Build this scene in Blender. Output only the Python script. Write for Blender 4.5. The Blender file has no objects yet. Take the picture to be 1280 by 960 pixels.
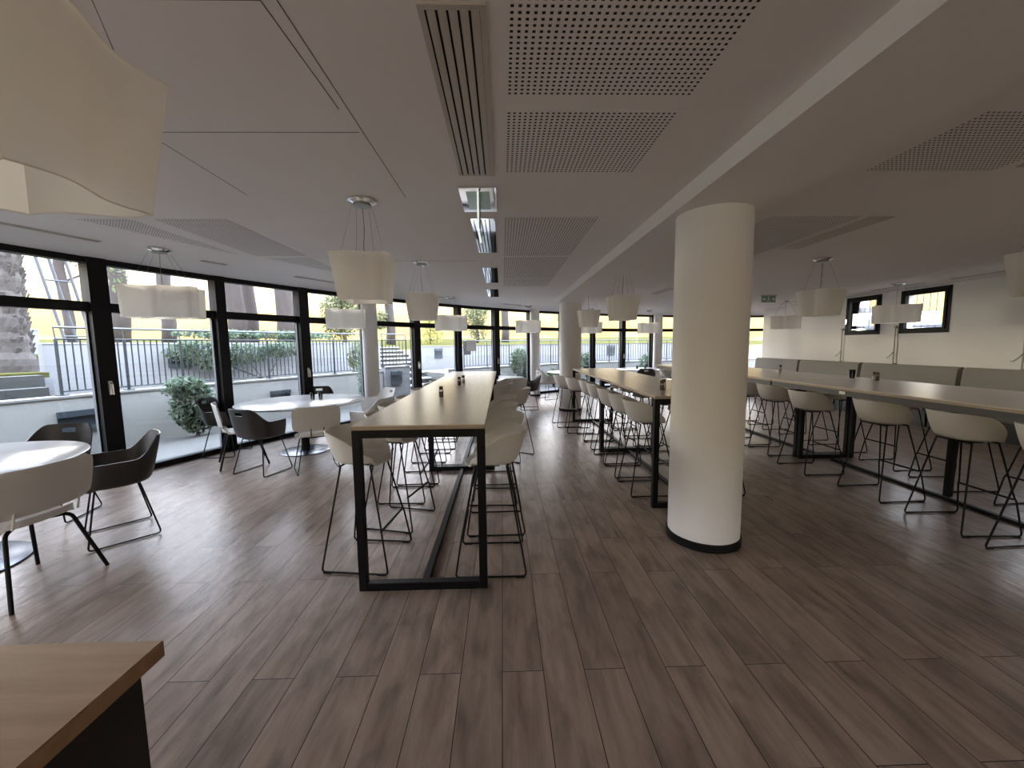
import bpy, bmesh, math, random
from math import pi, sin, cos, radians, hypot, atan2
from mathutils import Vector, Matrix

random.seed(7)
SC = bpy.context.scene
COL = SC.collection
CEIL = 2.557
CX, CY, R0 = 10.857, -1.106, 16.58          # centre and radius of the curved glass front

# ------------------------------------------------------------------ materials
def new_mat(name):
    m = bpy.data.materials.new(name); m.use_nodes = True
    nt = m.node_tree
    return m, nt, nt.nodes['Principled BSDF']

def mat(name, col, rough=.5, metal=0., spec=.5, noise=0., nscale=8., bump=0., bscale=60., trans=0.):
    m, nt, b = new_mat(name)
    b.inputs['Base Color'].default_value = (*col, 1)
    b.inputs['Roughness'].default_value = rough
    b.inputs['Metallic'].default_value = metal
    b.inputs['Specular IOR Level'].default_value = spec
    if trans: b.inputs['Transmission Weight'].default_value = trans
    if noise:
        tc = nt.nodes.new('ShaderNodeTexCoord'); n = nt.nodes.new('ShaderNodeTexNoise')
        n.inputs['Scale'].default_value = nscale; n.inputs['Detail'].default_value = 5
        r = nt.nodes.new('ShaderNodeMix'); r.data_type = 'RGBA'
        r.inputs[6].default_value = (*[c*(1-noise) for c in col], 1)
        r.inputs[7].default_value = (*[min(1, c*(1+noise)) for c in col], 1)
        nt.links.new(tc.outputs['Object'], n.inputs['Vector'])
        nt.links.new(n.outputs['Fac'], r.inputs[0]); nt.links.new(r.outputs[2], b.inputs['Base Color'])
    if bump:
        tc = nt.nodes.new('ShaderNodeTexCoord'); n = nt.nodes.new('ShaderNodeTexNoise')
        n.inputs['Scale'].default_value = bscale; n.inputs['Detail'].default_value = 3
        bp = nt.nodes.new('ShaderNodeBump'); bp.inputs['Strength'].default_value = bump; bp.inputs['Distance'].default_value = .01
        nt.links.new(tc.outputs['Object'], n.inputs['Vector'])
        nt.links.new(n.outputs['Fac'], bp.inputs['Height']); nt.links.new(bp.outputs['Normal'], b.inputs['Normal'])
    return m

M = {}
M['ceiling'] = mat('white ceiling paint', (.84, .81, .80), .8, spec=.2, noise=.03, nscale=1.5)
M['wall'] = mat('white wall paint', (.88, .875, .86), .75, spec=.2, noise=.03, nscale=2)
M['column'] = mat('column paint', (.82, .81, .79), .6, spec=.3, noise=.02)
M['black'] = mat('black powder coated steel', (.005, .005, .006), .5, spec=.25, noise=.2)
M['frame'] = mat('dark window frame', (.005, .005, .0055), .55, spec=.22, noise=.2)
M['white_shell'] = mat('white moulded plastic', (.74, .735, .715), .38, noise=.02)
M['dark_shell'] = mat('charcoal moulded plastic', (.032, .030, .029), .42, noise=.05)
M['chrome'] = mat('brushed chrome', (.75, .75, .75), .18, metal=1., noise=.03)
M['steel'] = mat('polished steel', (.85, .86, .86), .05, metal=1.)
M['bluesteel'] = mat('satin steel disc', (.13, .14, .16), .25, metal=.8, noise=.05)
M['grey_fabric'] = mat('grey woven upholstery', (.30, .29, .27), .95, spec=.1, noise=.12, nscale=90, bump=.3, bscale=300)
M['dark_gap'] = mat('dark recess', (.01, .01, .01), .9)
M['slotpaint'] = mat('grey metal grille paint', (.52, .48, .43), .45, noise=.03)
M['counter_side'] = mat('black laminate', (.008, .008, .009), .5, noise=.2)
M['white_round'] = mat('white laminate', (.72, .72, .71), .16, noise=.02)
M['cap'] = mat('dark grinder cap', (.05, .03, .02), .4)
M['pepper'] = mat('peppercorns', (.09, .045, .03), .7, noise=.5, nscale=200)
M['salt'] = mat('white salt', (.75, .73, .70), .8, noise=.1, nscale=200)
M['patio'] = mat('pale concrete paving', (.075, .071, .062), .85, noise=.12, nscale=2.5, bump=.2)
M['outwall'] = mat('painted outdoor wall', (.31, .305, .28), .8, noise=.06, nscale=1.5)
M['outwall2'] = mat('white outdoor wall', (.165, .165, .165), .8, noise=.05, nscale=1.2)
M['coping'] = mat('wall coping', (.22, .215, .20), .7, noise=.05)
M['stone'] = mat('weathered stone step', (.04, .04, .036), .9, noise=.3, nscale=6, bump=.4)
M['greywall'] = mat('grey blue render wall', (.17, .20, .23), .9, noise=.08)
M['rail'] = mat('dark green grey railing paint', (.010, .015, .016), .5, noise=.1)
M['handrail'] = mat('galvanised handrail', (.10, .105, .11), .5, metal=.2, noise=.1)
M['grass'] = mat('lawn', (.060, .056, .020), 1., spec=0., noise=.4, nscale=12, bump=.8, bscale=60)
M['bark'] = mat('tree bark', (.038, .030, .027), .95, noise=.45, nscale=14, bump=1., bscale=25)
M['palmbark'] = mat('palm trunk husk', (.045, .038, .033), .95, noise=.5, nscale=12, bump=1., bscale=20)
M['vent'] = mat('slate vent panel', (.012, .017, .022), .5, noise=.1)
M['ventlight'] = mat('vent flap', (.035, .045, .055), .5)
M['paper'] = mat('white paper', (.75, .76, .78), .7, noise=.02)
M['greypaper'] = mat('grey paper', (.45, .47, .50), .7, noise=.02)
M['green'] = mat('green sign acrylic', (.05, .28, .14), .25, noise=.03)
M['signwhite'] = mat('sign white', (.8, .85, .82), .4)
M['bulb'] = mat('opal bulb glass', (.8, .78, .72), .3)
M['palegreen'] = mat('pale green sheet', (.42, .60, .47), .2)
M['striplit'] = mat('lit acrylic edge', (.8, .85, .82), .3)
_b = M['striplit'].node_tree.nodes['Principled BSDF']; _b.inputs['Emission Color'].default_value = (.9, 1, .95, 1); _b.inputs['Emission Strength'].default_value = .09
M['mast'] = mat('grey painted mast', (.045, .05, .06), .5)
M['midgreen'] = mat('faded green sign', (.20, .36, .27), .35)
M['label'] = mat('white sticker', (.8, .8, .78), .5)
M['oak'] = None

def leafmat(name, a, b):
    m, nt, p = new_mat(name)
    g = nt.nodes.new('ShaderNodeNewGeometry'); r = nt.nodes.new('ShaderNodeMix'); r.data_type = 'RGBA'
    r.inputs[6].default_value = (*a, 1); r.inputs[7].default_value = (*b, 1)
    nt.links.new(g.outputs['Random Per Island'], r.inputs[0])
    nt.links.new(r.outputs[2], p.inputs['Base Color'])
    p.inputs['Roughness'].default_value = .6
    t = nt.nodes.new('ShaderNodeBsdfTranslucent'); nt.links.new(r.outputs[2], t.inputs['Color'])
    mx = nt.nodes.new('ShaderNodeMixShader'); mx.inputs[0].default_value = .45
    out = nt.nodes['Material Output']
    nt.links.new(p.outputs[0], mx.inputs[1]); nt.links.new(t.outputs[0], mx.inputs[2]); nt.links.new(mx.outputs[0], out.inputs[0])
    return m
M['leaf'] = leafmat('green leaves', (.045, .075, .045), (.17, .22, .14))
M['leafy'] = leafmat('yellow green leaves', (.20, .20, .05), (.42, .38, .13))
M['leafd'] = leafmat('dull green leaves', (.05, .07, .04), (.17, .18, .08))

def glass_mat():
    m = bpy.data.materials.new('window glass'); m.use_nodes = True; nt = m.node_tree; nt.nodes.clear()
    o = nt.nodes.new('ShaderNodeOutputMaterial'); t = nt.nodes.new('ShaderNodeBsdfTransparent'); t.inputs[0].default_value = (.93, .95, .95, 1)
    g = nt.nodes.new('ShaderNodeBsdfGlossy'); g.inputs['Roughness'].default_value = .01
    f = nt.nodes.new('ShaderNodeFresnel'); f.inputs[0].default_value = 1.35
    mx = nt.nodes.new('ShaderNodeMixShader')
    nt.links.new(f.outputs[0], mx.inputs[0]); nt.links.new(t.outputs[0], mx.inputs[1]); nt.links.new(g.outputs[0], mx.inputs[2]); nt.links.new(mx.outputs[0], o.inputs[0])
    return m
M['glass'] = glass_mat()
def cup_mat():
    m = glass_mat(); m.name = 'clear drinking glass'
    m.node_tree.nodes['Transparent BSDF'].inputs[0].default_value = (.96, .97, .98, 1)
    m.node_tree.nodes['Fresnel'].inputs[0].default_value = 1.5
    return m
M['cup'] = cup_mat()

def shade_mat():
    m, nt, p = new_mat('satin opal lamp shade')
    p.inputs['Base Color'].default_value = (.88, .87, .85, 1); p.inputs['Roughness'].default_value = .22
    p.inputs['Specular IOR Level'].default_value = .5
    t = nt.nodes.new('ShaderNodeBsdfTranslucent'); t.inputs[0].default_value = (.95, .93, .89, 1)
    n = nt.nodes.new('ShaderNodeTexNoise'); n.inputs['Scale'].default_value = 6
    tc = nt.nodes.new('ShaderNodeTexCoord'); nt.links.new(tc.outputs['Object'], n.inputs['Vector'])
    bp = nt.nodes.new('ShaderNodeBump'); bp.inputs['Strength'].default_value = .08
    nt.links.new(n.outputs['Fac'], bp.inputs['Height']); nt.links.new(bp.outputs[0], p.inputs['Normal'])
    mx = nt.nodes.new('ShaderNodeMixShader'); mx.inputs[0].default_value = .70
    out = nt.nodes['Material Output']
    nt.links.new(p.outputs[0], mx.inputs[1]); nt.links.new(t.outputs[0], mx.inputs[2]); nt.links.new(mx.outputs[0], out.inputs[0])
    return m
M['shade'] = shade_mat()

def wood(name, c1, c2, rough, axis, sx, plank=None, gap=(.03, .02, .015), spec=.5, offx=0., coat=0.):
    """plank = (width, length) of boards running along world/object Y"""
    m, nt, p = new_mat(name)
    L = nt.links.new; N = nt.nodes.new
    tc = N('ShaderNodeTexCoord'); mp = N('ShaderNodeMapping')
    L(tc.outputs['Object'], mp.inputs[0])
    mp.inputs['Scale'].default_value = sx
    n1 = N('ShaderNodeTexNoise'); n1.inputs['Scale'].default_value = 3.; n1.inputs['Detail'].default_value = 8; n1.inputs['Roughness'].default_value = .65
    n1.noise_dimensions = '4D'
    L(mp.outputs[0], n1.inputs['Vector'])
    ramp = N('ShaderNodeValToRGB'); ramp.color_ramp.elements[0].position = .32; ramp.color_ramp.elements[1].position = .68
    ramp.color_ramp.elements[0].color = (*c1, 1); ramp.color_ramp.elements[1].color = (*c2, 1)
    L(n1.outputs['Fac'], ramp.inputs[0])
    col = ramp.outputs[0]
    p.inputs['Roughness'].default_value = rough; p.inputs['Specular IOR Level'].default_value = spec
    if plank:
        w, ln = plank
        rot = N('ShaderNodeMapping'); rot.inputs['Rotation'].default_value = (0, 0, pi/2); rot.inputs['Location'].default_value = (0, offx, 0)
        L(tc.outputs['Object'], rot.inputs[0])
        br = N('ShaderNodeTexBrick'); br.inputs['Scale'].default_value = 1.
        br.inputs['Brick Width'].default_value = ln; br.inputs['Row Height'].default_value = w
        br.inputs['Mortar Size'].default_value = .0022; br.inputs['Mortar Smooth'].default_value = .3
        br.offset = .37; br.offset_frequency = 2
        br.inputs['Color1'].default_value = (.0, 0, 0, 1); br.inputs['Color2'].default_value = (1, 1, 1, 1); br.inputs['Mortar'].default_value = (.5, .5, .5, 1)
        L(rot.outputs[0], br.inputs['Vector'])
        sep = N('ShaderNodeRGBToBW'); L(br.outputs['Color'], sep.inputs[0])
        mul = N('ShaderNodeMath'); mul.operation = 'MULTIPLY'; mul.inputs[1].default_value = 13.
        L(sep.outputs[0], mul.inputs[0]); L(mul.outputs[0], n1.inputs['W'])
        mr = N('ShaderNodeMapRange'); mr.inputs['To Min'].default_value = .90; mr.inputs['To Max'].default_value = 1.10
        L(sep.outputs[0], mr.inputs['Value'])
        vm = N('ShaderNodeVectorMath'); vm.operation = 'SCALE'
        L(col, vm.inputs[0]); L(mr.outputs[0], vm.inputs['Scale'])
        n2 = N('ShaderNodeTexNoise'); n2.inputs['Scale'].default_value = 1.; n2.inputs['Detail'].default_value = 4; n2.inputs['Distortion'].default_value = .6; n2.noise_dimensions = '4D'
        m2 = N('ShaderNodeMapping'); m2.inputs['Scale'].default_value = (9, 3.2, 9); L(tc.outputs['Object'], m2.inputs[0]); L(m2.outputs[0], n2.inputs['Vector']); L(mul.outputs[0], n2.inputs['W'])
        r2 = N('ShaderNodeMapRange'); r2.inputs['From Min'].default_value = .34; r2.inputs['From Max'].default_value = .56; r2.inputs['To Min'].default_value = .66; r2.inputs['To Max'].default_value = 1.05
        L(n2.outputs['Fac'], r2.inputs['Value'])
        vm2 = N('ShaderNodeVectorMath'); vm2.operation = 'SCALE'; L(vm.outputs[0], vm2.inputs[0]); L(r2.outputs[0], vm2.inputs['Scale']); vm = vm2
        mx = N('ShaderNodeMix'); mx.data_type = 'RGBA'; mx.inputs[7].default_value = (*gap, 1)
        L(br.outputs['Fac'], mx.inputs[0]); L(vm.outputs[0], mx.inputs[6])
        col = mx.outputs[2]
        bp = N('ShaderNodeBump'); bp.inputs['Strength'].default_value = .35; bp.inputs['Distance'].default_value = .004
        n3 = N('ShaderNodeTexNoise'); n3.inputs['Scale'].default_value = 1.; n3.inputs['Detail'].default_value = 2
        m3 = N('ShaderNodeMapping'); m3.inputs['Scale'].default_value = (14, 7, 14); L(tc.outputs['Object'], m3.inputs[0]); L(m3.outputs[0], n3.inputs['Vector'])
        a3 = N('ShaderNodeMath'); a3.operation = 'MULTIPLY_ADD'; a3.inputs[1].default_value = 2.2; L(n3.outputs['Fac'], a3.inputs[0]); L(n1.outputs['Fac'], a3.inputs[2])
        ad = N('ShaderNodeMath'); ad.operation = 'SUBTRACT'; L(a3.outputs[0], ad.inputs[0]); L(br.outputs['Fac'], ad.inputs[1])
        L(ad.outputs[0], bp.inputs['Height']); L(bp.outputs[0], p.inputs['Normal'])
        rr = N('ShaderNodeMapRange'); rr.inputs['To Min'].default_value = rough-.08; rr.inputs['To Max'].default_value = rough+.1
        L(n1.outputs['Fac'], rr.inputs['Value']); L(rr.outputs[0], p.inputs['Roughness'])
    L(col, p.inputs['Base Color'])
    return m
M['floor'] = wood('oak plank floor', (.22, .165, .130), (.34, .262, .212), .29, 1, (7, .7, 7), plank=(.192, 1.25), offx=.02, spec=.17)
M['oak'] = wood('oak counter top', (.27, .16, .085), (.40, .26, .15), .45, 0, (.8, 9, 9))
M['table_top'] = wood('pale ash table top', (.66, .605, .55), (.74, .69, .64), .27, 1, (12, .6, 12), spec=.42)
M['edge'] = wood('plywood table edge', (.34, .26, .19), (.46, .37, .28), .5, 1, (3, 3, 30))

# ------------------------------------------------------------------ mesh helpers
def add_box(bm, x0, x1, y0, y1, z0, z1, mi=0):
    v = [bm.verts.new(c) for c in ((x0,y0,z0),(x1,y0,z0),(x1,y1,z0),(x0,y1,z0),(x0,y0,z1),(x1,y0,z1),(x1,y1,z1),(x0,y1,z1))]
    for f in ((3,2,1,0),(4,5,6,7),(0,1,5,4),(1,2,6,5),(2,3,7,6),(3,0,4,7)):
        q = bm.faces.new([v[i] for i in f]); q.material_index = mi
    return v

def bevel_box(x0, x1, y0, y1, z0, z1, b=.004, seg=2):
    bm = bmesh.new(); add_box(bm, x0, x1, y0, y1, z0, z1)
    bmesh.ops.bevel(bm, geom=bm.edges[:], offset=b, segments=seg, affect='EDGES')
    return bm

def add_prism(bm, pts, z0, z1, mi=0, zf=None):
    """pts counter-clockwise plan outline"""
    lo = [bm.verts.new((p[0], p[1], z0)) for p in pts]
    hi = [bm.verts.new((p[0], p[1], zf(p) if zf else z1)) for p in pts]
    n = len(pts)
    for i in range(n):
        f = bm.faces.new((lo[i], lo[(i+1) % n], hi[(i+1) % n], hi[i])); f.material_index = mi
    f = bm.faces.new(hi); f.material_index = mi
    f = bm.faces.new(lo[::-1]); f.material_index = mi

def lathe(bm, prof, n=32, cx=0, cy=0, cap=True):
    rings = []
    for r, z in prof:
        rings.append([bm.verts.new((cx+r*cos(2*pi*i/n), cy+r*sin(2*pi*i/n), z)) for i in range(n)])
    for a, b in zip(rings, rings[1:]):
        for i in range(n):
            bm.faces.new((a[i], a[(i+1) % n], b[(i+1) % n], b[i]))
    if cap:
        bm.faces.new(rings[0][::-1]); bm.faces.new(rings[-1])

def fillet(pts, r, seg=4):
    out = [Vector(pts[0])]
    for a, b, c in zip(pts, pts[1:], pts[2:]):
        a, b, c = Vector(a), Vector(b), Vector(c)
        d1 = (a-b); d2 = (c-b); q = min(r, d1.length*.45, d2.length*.45)
        p1 = b+d1.normalized()*q; p2 = b+d2.normalized()*q
        for i in range(seg+1):
            t = i/seg
            out.append(p1*(1-t)**2+b*2*t*(1-t)+p2*t*t)
    out.append(Vector(pts[-1]))
    return out

def tube(bm, pts, r, n=8, r1=None, closed=False):
    pts = [Vector(p) for p in pts]; m = len(pts)
    up = Vector((0, 0, 1)); prev = None; rings = []
    for i, p in enumerate(pts):
        if closed: d = (pts[(i+1) % m]-pts[i-1]).normalized()
        else: d = (pts[min(i+1, m-1)]-pts[max(i-1, 0)]).normalized()
        if prev is None:
            s = d.cross(up)
            if s.length < 1e-3: s = d.cross(Vector((1, 0, 0)))
        else:
            s = prev-d*prev.dot(d)
        s.normalize(); prev = s; t = d.cross(s)
        rr = r if r1 is None else r+(r1-r)*i/(m-1)
        rings.append([bm.verts.new(p+s*rr*cos(2*pi*k/n)+t*rr*sin(2*pi*k/n)) for k in range(n)])
    pairs = list(zip(rings, rings[1:]))
    if closed: pairs.append((rings[-1], rings[0]))
    for a, b in pairs:
        for k in range(n):
            bm.faces.new((a[k], a[(k+1) % n], b[(k+1) % n], b[k]))
    if not closed:
        bm.faces.new(rings[0][::-1]); bm.faces.new(rings[-1])

def tube_bm(pts, r, n=8):
    bm = bmesh.new(); tube(bm, pts, r, n); return bm

def obj(name, bm, mats, parent=None, smooth=False, loc=None):
    bmesh.ops.recalc_face_normals(bm, faces=bm.faces[:])
    me = bpy.data.meshes.new(name); bm.to_mesh(me); bm.free()
    for m in (mats if isinstance(mats, (list, tuple)) else [mats]): me.materials.append(m)
    if smooth:
        me.shade_smooth() if smooth is True else me.shade_auto_smooth() if hasattr(me, 'shade_auto_smooth') else me.shade_smooth()
    o = bpy.data.objects.new(name, me); COL.objects.link(o)
    if parent: o.parent = parent
    if loc: o.location = loc
    return o

def sharp(o, ang=35):
    """smooth faces with creased edges over the given angle"""
    me = o.data; bm = bmesh.new(); bm.from_mesh(me)
    for f in bm.faces: f.smooth = True
    for e in bm.edges:
        if len(e.link_faces) == 2 and e.calc_face_angle(0) > radians(ang): e.smooth = False
    bm.to_mesh(me); bm.free()
    return o

def thing(name, label, cat, loc=(0, 0, 0), rz=0., group=None):
    o = bpy.data.objects.new(name, None); COL.objects.link(o)
    o.empty_display_size = .1
    o.location = loc; o.rotation_euler = (0, 0, rz); o['label'] = label; o['category'] = cat
    if group: o['group'] = group
    return o

def tag(o, label, cat, group=None, kind=None):
    o['label'] = label; o['category'] = cat
    if group: o['group'] = group
    if kind: o['kind'] = kind
    return o

def struct(o):
    o['kind'] = 'structure'; return o

def dup(root, loc, rz, label, group=None):
    r = root.copy(); COL.objects.link(r); r.location = loc; r.rotation_euler = (0, 0, rz); r['label'] = label
    if group: r['group'] = group
    def rec(src, dst):
        for ch in [c for c in src.children]:
            c = ch.copy(); COL.objects.link(c); c.parent = dst
            rec(ch, c)
    rec(root, r)
    return r

def pol(deg, r, z=0.):
    a = radians(deg); return (CX+r*cos(a), CY+r*sin(a), z)

def arc_strip(bm, a0, a1, r0, r1, z0, z1, n, zf=None, mi=0):
    """curved solid between two angles, two radii and two heights"""
    secs = []
    for i in range(n+1):
        a = a0+(a1-a0)*i/n
        z1a = zf(a) if zf else z1
        secs.append([bm.verts.new(pol(a, r, z)) for r, z in ((r0, z0), (r1, z0), (r1, z1a), (r0, z1a))])
    for s, t in zip(secs, secs[1:]):
        for k in range(4):
            f = bm.faces.new((s[k], s[(k+1) % 4], t[(k+1) % 4], t[k])); f.material_index = mi
    bm.faces.new(secs[0]); bm.faces.new(secs[-1][::-1])

# ------------------------------------------------------------------ camera
def setup_camera():
    f, pi_, ro, ya = 495., 0.0977540665, -0.0115064373, 0.0236391324
    cy, sy = cos(ya), sin(ya)
    F = Vector((sy*cos(pi_), cy*cos(pi_), -sin(pi_)))
    r0 = Vector((cy, -sy, 0)); u0 = r0.cross(F)
    r = cos(ro)*r0+sin(ro)*u0; u = -sin(ro)*r0+cos(ro)*u0
    cd = bpy.data.cameras.new('camera'); cam = bpy.data.objects.new('camera', cd); COL.objects.link(cam)
    m = Matrix(((r.x, u.x, -F.x, 0), (r.y, u.y, -F.y, 0), (r.z, u.z, -F.z, 1.52), (0, 0, 0, 1)))
    cam.matrix_world = m
    cd.sensor_fit = 'HORIZONTAL'; cd.sensor_width = 36; cd.lens = 36*f/1280; cd.clip_start = .05; cd.clip_end = 500
    SC.camera = cam
setup_camera()

# ------------------------------------------------------------------ the room
MULL = [159.35-4.6*k for k in range(-7, 17)]      # angles of the window posts, left to right
A_L, A_R = MULL[0], 88.0
arc_in = [pol(A_L-(A_L-A_R)*i/60, R0) for i in range(61)]
XR = 8.25; YC = 12.42; XR2 = 11.3; YB = -4.4

def room_outline(arcR):
    pts = [pol(A_L-(A_L-A_R)*i/60, arcR) for i in range(61)]
    return pts
# floor
bm = bmesh.new()
pts = [(p[0], p[1]) for p in room_outline(R0+.12)][::-1]         # right to left
pts = pts + [(pts[-1][0], YB), (XR+.02, YB), (XR+.02, YC), (XR2, YC)]
add_prism(bm, pts, -.15, 0.)
struct(obj('floor', bm, M['floor']))
bm = bmesh.new()
pts = [(p[0], p[1]) for p in room_outline(R0+.45)][::-1]
pts = pts + [(pts[-1][0], YB-.2), (XR+.5, YB-.2), (XR+.5, YC), (XR2+.3, YC)]
add_prism(bm, pts, CEIL, CEIL+.4)
struct(obj('ceiling', bm, M['ceiling']))
# ceiling beam over the columns
bm = bmesh.new(); add_box(bm, 1.235, 1.86, YB, 9.3, 2.447, CEIL+.01)
struct(obj('trim_beam', bm, M['ceiling']))
# right wall with three window openings, as one mesh of blocks
WIN = [(8.52, 9.40), (7.17, 8.10), (4.95, 6.02)]   # y ranges
WZ0, WZ1 = 1.665, 2.53
bm = bmesh.new()
ys = [YB] + [v for w in sorted(WIN) for v in w] + [YC]
for i in range(0, len(ys), 2): add_box(bm, XR, XR+.28, ys[i], ys[i+1], 0, CEIL)
for a, b in WIN:
    add_box(bm, XR, XR+.28, a, b, 0, WZ0); add_box(bm, XR, XR+.28, a, b, WZ1, CEIL)
struct(obj('wall_right', bm, M['wall']))
bm = bmesh.new(); add_box(bm, XR+.28, XR2, YC-.2, YC, 0, CEIL); add_box(bm, XR2, XR2+.25, YC-.2, 15.6, 0, CEIL)
struct(obj('wall_alcove', bm, M['outwall2']))
for i in (0, 1, 4):          # unseen glazed bays behind the camera, added to let in fill light
    xa = -6.2+i*2.4
    root = bpy.data.objects.new('window_%d' % (40+i), None); COL.objects.link(root); root.location = (xa, YB-.1, 0); struct(root)
    bm = bmesh.new(); add_box(bm, 0, .1, -.06, .06, 0, CEIL); add_box(bm, .1, 2.4, -.05, .05, 0, .07); add_box(bm, .1, 2.4, -.05, .05, CEIL-.07, CEIL); add_box(bm, .1, 2.4, -.04, .04, 1.96, 2.06)
    obj('window_frame', bm, M['frame'], root)
    bm = bmesh.new(); add_box(bm, .1, 2.4, -.004, .004, .07, CEIL-.07); obj('glass_pane', bm, M['glass'], root)


bm = bmesh.new(); add_box(bm, -1.4, 3.4, YB-.25, YB, 0, CEIL); add_box(bm, 5.8, XR+.28, YB-.25, YB, 0, CEIL)
struct(obj('wall_back', bm, M['wall']))
# right wall windows
def wall_window(idx, y0, y1):
    root = bpy.data.objects.new('window_%d' % idx, None); COL.objects.link(root); root.location = (XR+.02, (y0+y1)/2, WZ0); struct(root)
    w = (y1-y0)/2; h = WZ1-WZ0
    bm = bmesh.new(); t = .065
    add_box(bm, -.03, .06, -w, -w+t, 0, h); add_box(bm, -.03, .06, w-t, w, 0, h)
    add_box(bm, -.03, .06, -w+t, w-t, 0, t); add_box(bm, -.03, .06, -w+t, w-t, h-t, h)
    obj('window_frame', bm, M['frame'], root)
    bm = bmesh.new(); t2 = t+.04
    add_box(bm, -.045, .03, -w+t, -w+t2, t, h-t); add_box(bm, -.045, .03, w-t2, w-t, t, h-t)
    add_box(bm, -.045, .03, -w+t2, w-t2, t, t2); add_box(bm, -.045, .03, -w+t2, w-t2, h-t2, h-t)
    obj('casement', bm, M['frame'], root)
    bm = bmesh.new(); add_box(bm, 0, .008, -w+t2, w-t2, t2, h-t2); obj('glass_pane', bm, M['glass'], root)
    bm = bmesh.new(); add_box(bm, -.06, -.045, w-t-.01, w-t+.02, h*.35, h*.42); add_box(bm, -.07, -.06, w-t-.005, w-t+.015, h*.3, h*.42)
    obj('window_handle', bm, M['chrome'], root)
for i, (a, b) in enumerate(WIN): wall_window(i+1, a, b)
# crank rods below the windows
for i, (y, who) in enumerate(((9.44, 'farthest window'), (8.14, 'middle window'), (6.06, 'nearest window at the picture edge'))):
    t = thing('window_crank', 'thin white winding rod with crank handle hanging under the '+who, 'window crank', (XR-.035, y, 0), 0, 'winding rods on the right wall')
    obj('rod', tube_bm([(0, 0, 1.80), (0, 0, .98)], .011), M['slotpaint'], t)
    obj('crank_handle', tube_bm(fillet([(0, 0, 1.30), (-.02, .03, 1.24), (-.02, .10, 1.17), (-.02, .13, 1.17)], .02), .012), M['chrome'], t)
    obj('bracket', bevel_box(-.02, .035, -.02, .02, 1.78, 1.83, .002), M['slotpaint'], t); obj('bracket', bevel_box(-.015, .035, -.015, .015, 1.02, 1.05, .002), M['slotpaint'], t)

# ------------------------------------------------------------------ curved glass front
def facade_window(idx, a0, a1, post_w, handle):
    """one bay: post at a0, transom, top and bottom rail, two panes"""
    root = bpy.data.objects.new('window_%d' % idx, None); COL.objects.link(root)
    p0 = Vector(pol(a0, R0)); p1 = Vector(pol(a1, R0)); d = p1-p0; L = d.length
    root.location = p0; root.rotation_euler = (0, 0, atan2(d.y, d.x)); struct(root)
    bm = bmesh.new(); add_box(bm, -post_w/2, post_w/2, -.09, .09, 0, CEIL); obj('post', bm, M['frame'], root)
    bm = bmesh.new(); add_box(bm, post_w/2, L-.05, -.05, .06, 1.955, 2.06); obj('transom', bm, M['frame'], root)
    bm = bmesh.new(); add_box(bm, post_w/2, L-.05, -.06, .06, CEIL-.065, CEIL)
    add_box(bm, post_w/2, L-.05, -.06, .07, 0, .065)
    obj('window_frame', bm, M['frame'], root)
    bm = bmesh.new(); add_box(bm, post_w/2, L-.05, .0, .008, .065, 1.955); obj('glass_pane', bm, M['glass'], root)
    bm = bmesh.new(); add_box(bm, post_w/2, L-.05, .0, .008, 2.06, CEIL-.065); obj('glass_pane', bm, M['glass'], root)
    # pale inner reveal strip of the frame
    bm = bmesh.new(); add_box(bm, L-.05-.05, L-.05, .01, .05, .065, 1.955); obj('reveal_strip', bm, M['handrail'], root)
    if handle:
        bm = bmesh.new(); add_box(bm, -.02, .02, -.105, -.09, 1.0, 1.16)
        tube(bm, fillet([(0, -.10, 1.13), (0, -.15, 1.13), (.0, -.15, 1.0)], .015), .009)
        obj('door_handle', bm, M['chrome'], root)
for k in range(len(MULL)-1):
    j = k-7
    big = (j % 2 == 0)
    facade_window(k+4, MULL[k], MULL[k+1], .13 if not big else .17, handle=(j % 2 == 0))
# last frame to the end of the arc
bm = bmesh.new(); p = pol(MULL[-1], R0); add_box(bm, p[0]-.08, p[0]+.08, p[1]-.1, p[1]+.1, 0, CEIL); struct(obj('trim_window_end', bm, M['frame']))

# ------------------------------------------------------------------ columns
def column(x, y, r, label, base=True, top=CEIL):
    t = thing('column', label, 'column', (x, y, 0), 0, 'round white columns')
    t['kind'] = 'structure'
    bm = bmesh.new(); lathe(bm, [(r, 0), (r, top)], 48); sharp(obj('shaft', bm, M['column'], t))
    if base:
        bm = bmesh.new(); lathe(bm, [(r+.012, 0), (r+.012, .055), (r+.004, .06)], 48); sharp(obj('skirting', bm, M['black'], t))
column(1.56, 2.96, .258, 'thick round white column standing nearest in the middle of the room', top=2.447)
column(1.56, 9.08, .25, 'thick round white column at the far end of the ceiling beam', top=2.447)
column(-2.66, 8.1, .15, 'slim round white column by the glass front beside the left round table')
column(.97, 11.75, .14, 'slim round white column by the glass front left of the far thick column')
column(5.48, 13.9, .15, 'slim round white column by the glass front at the far right')
column(-5.0, 1.2, .15, 'slim round white column by the glass front behind the camera')

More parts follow.
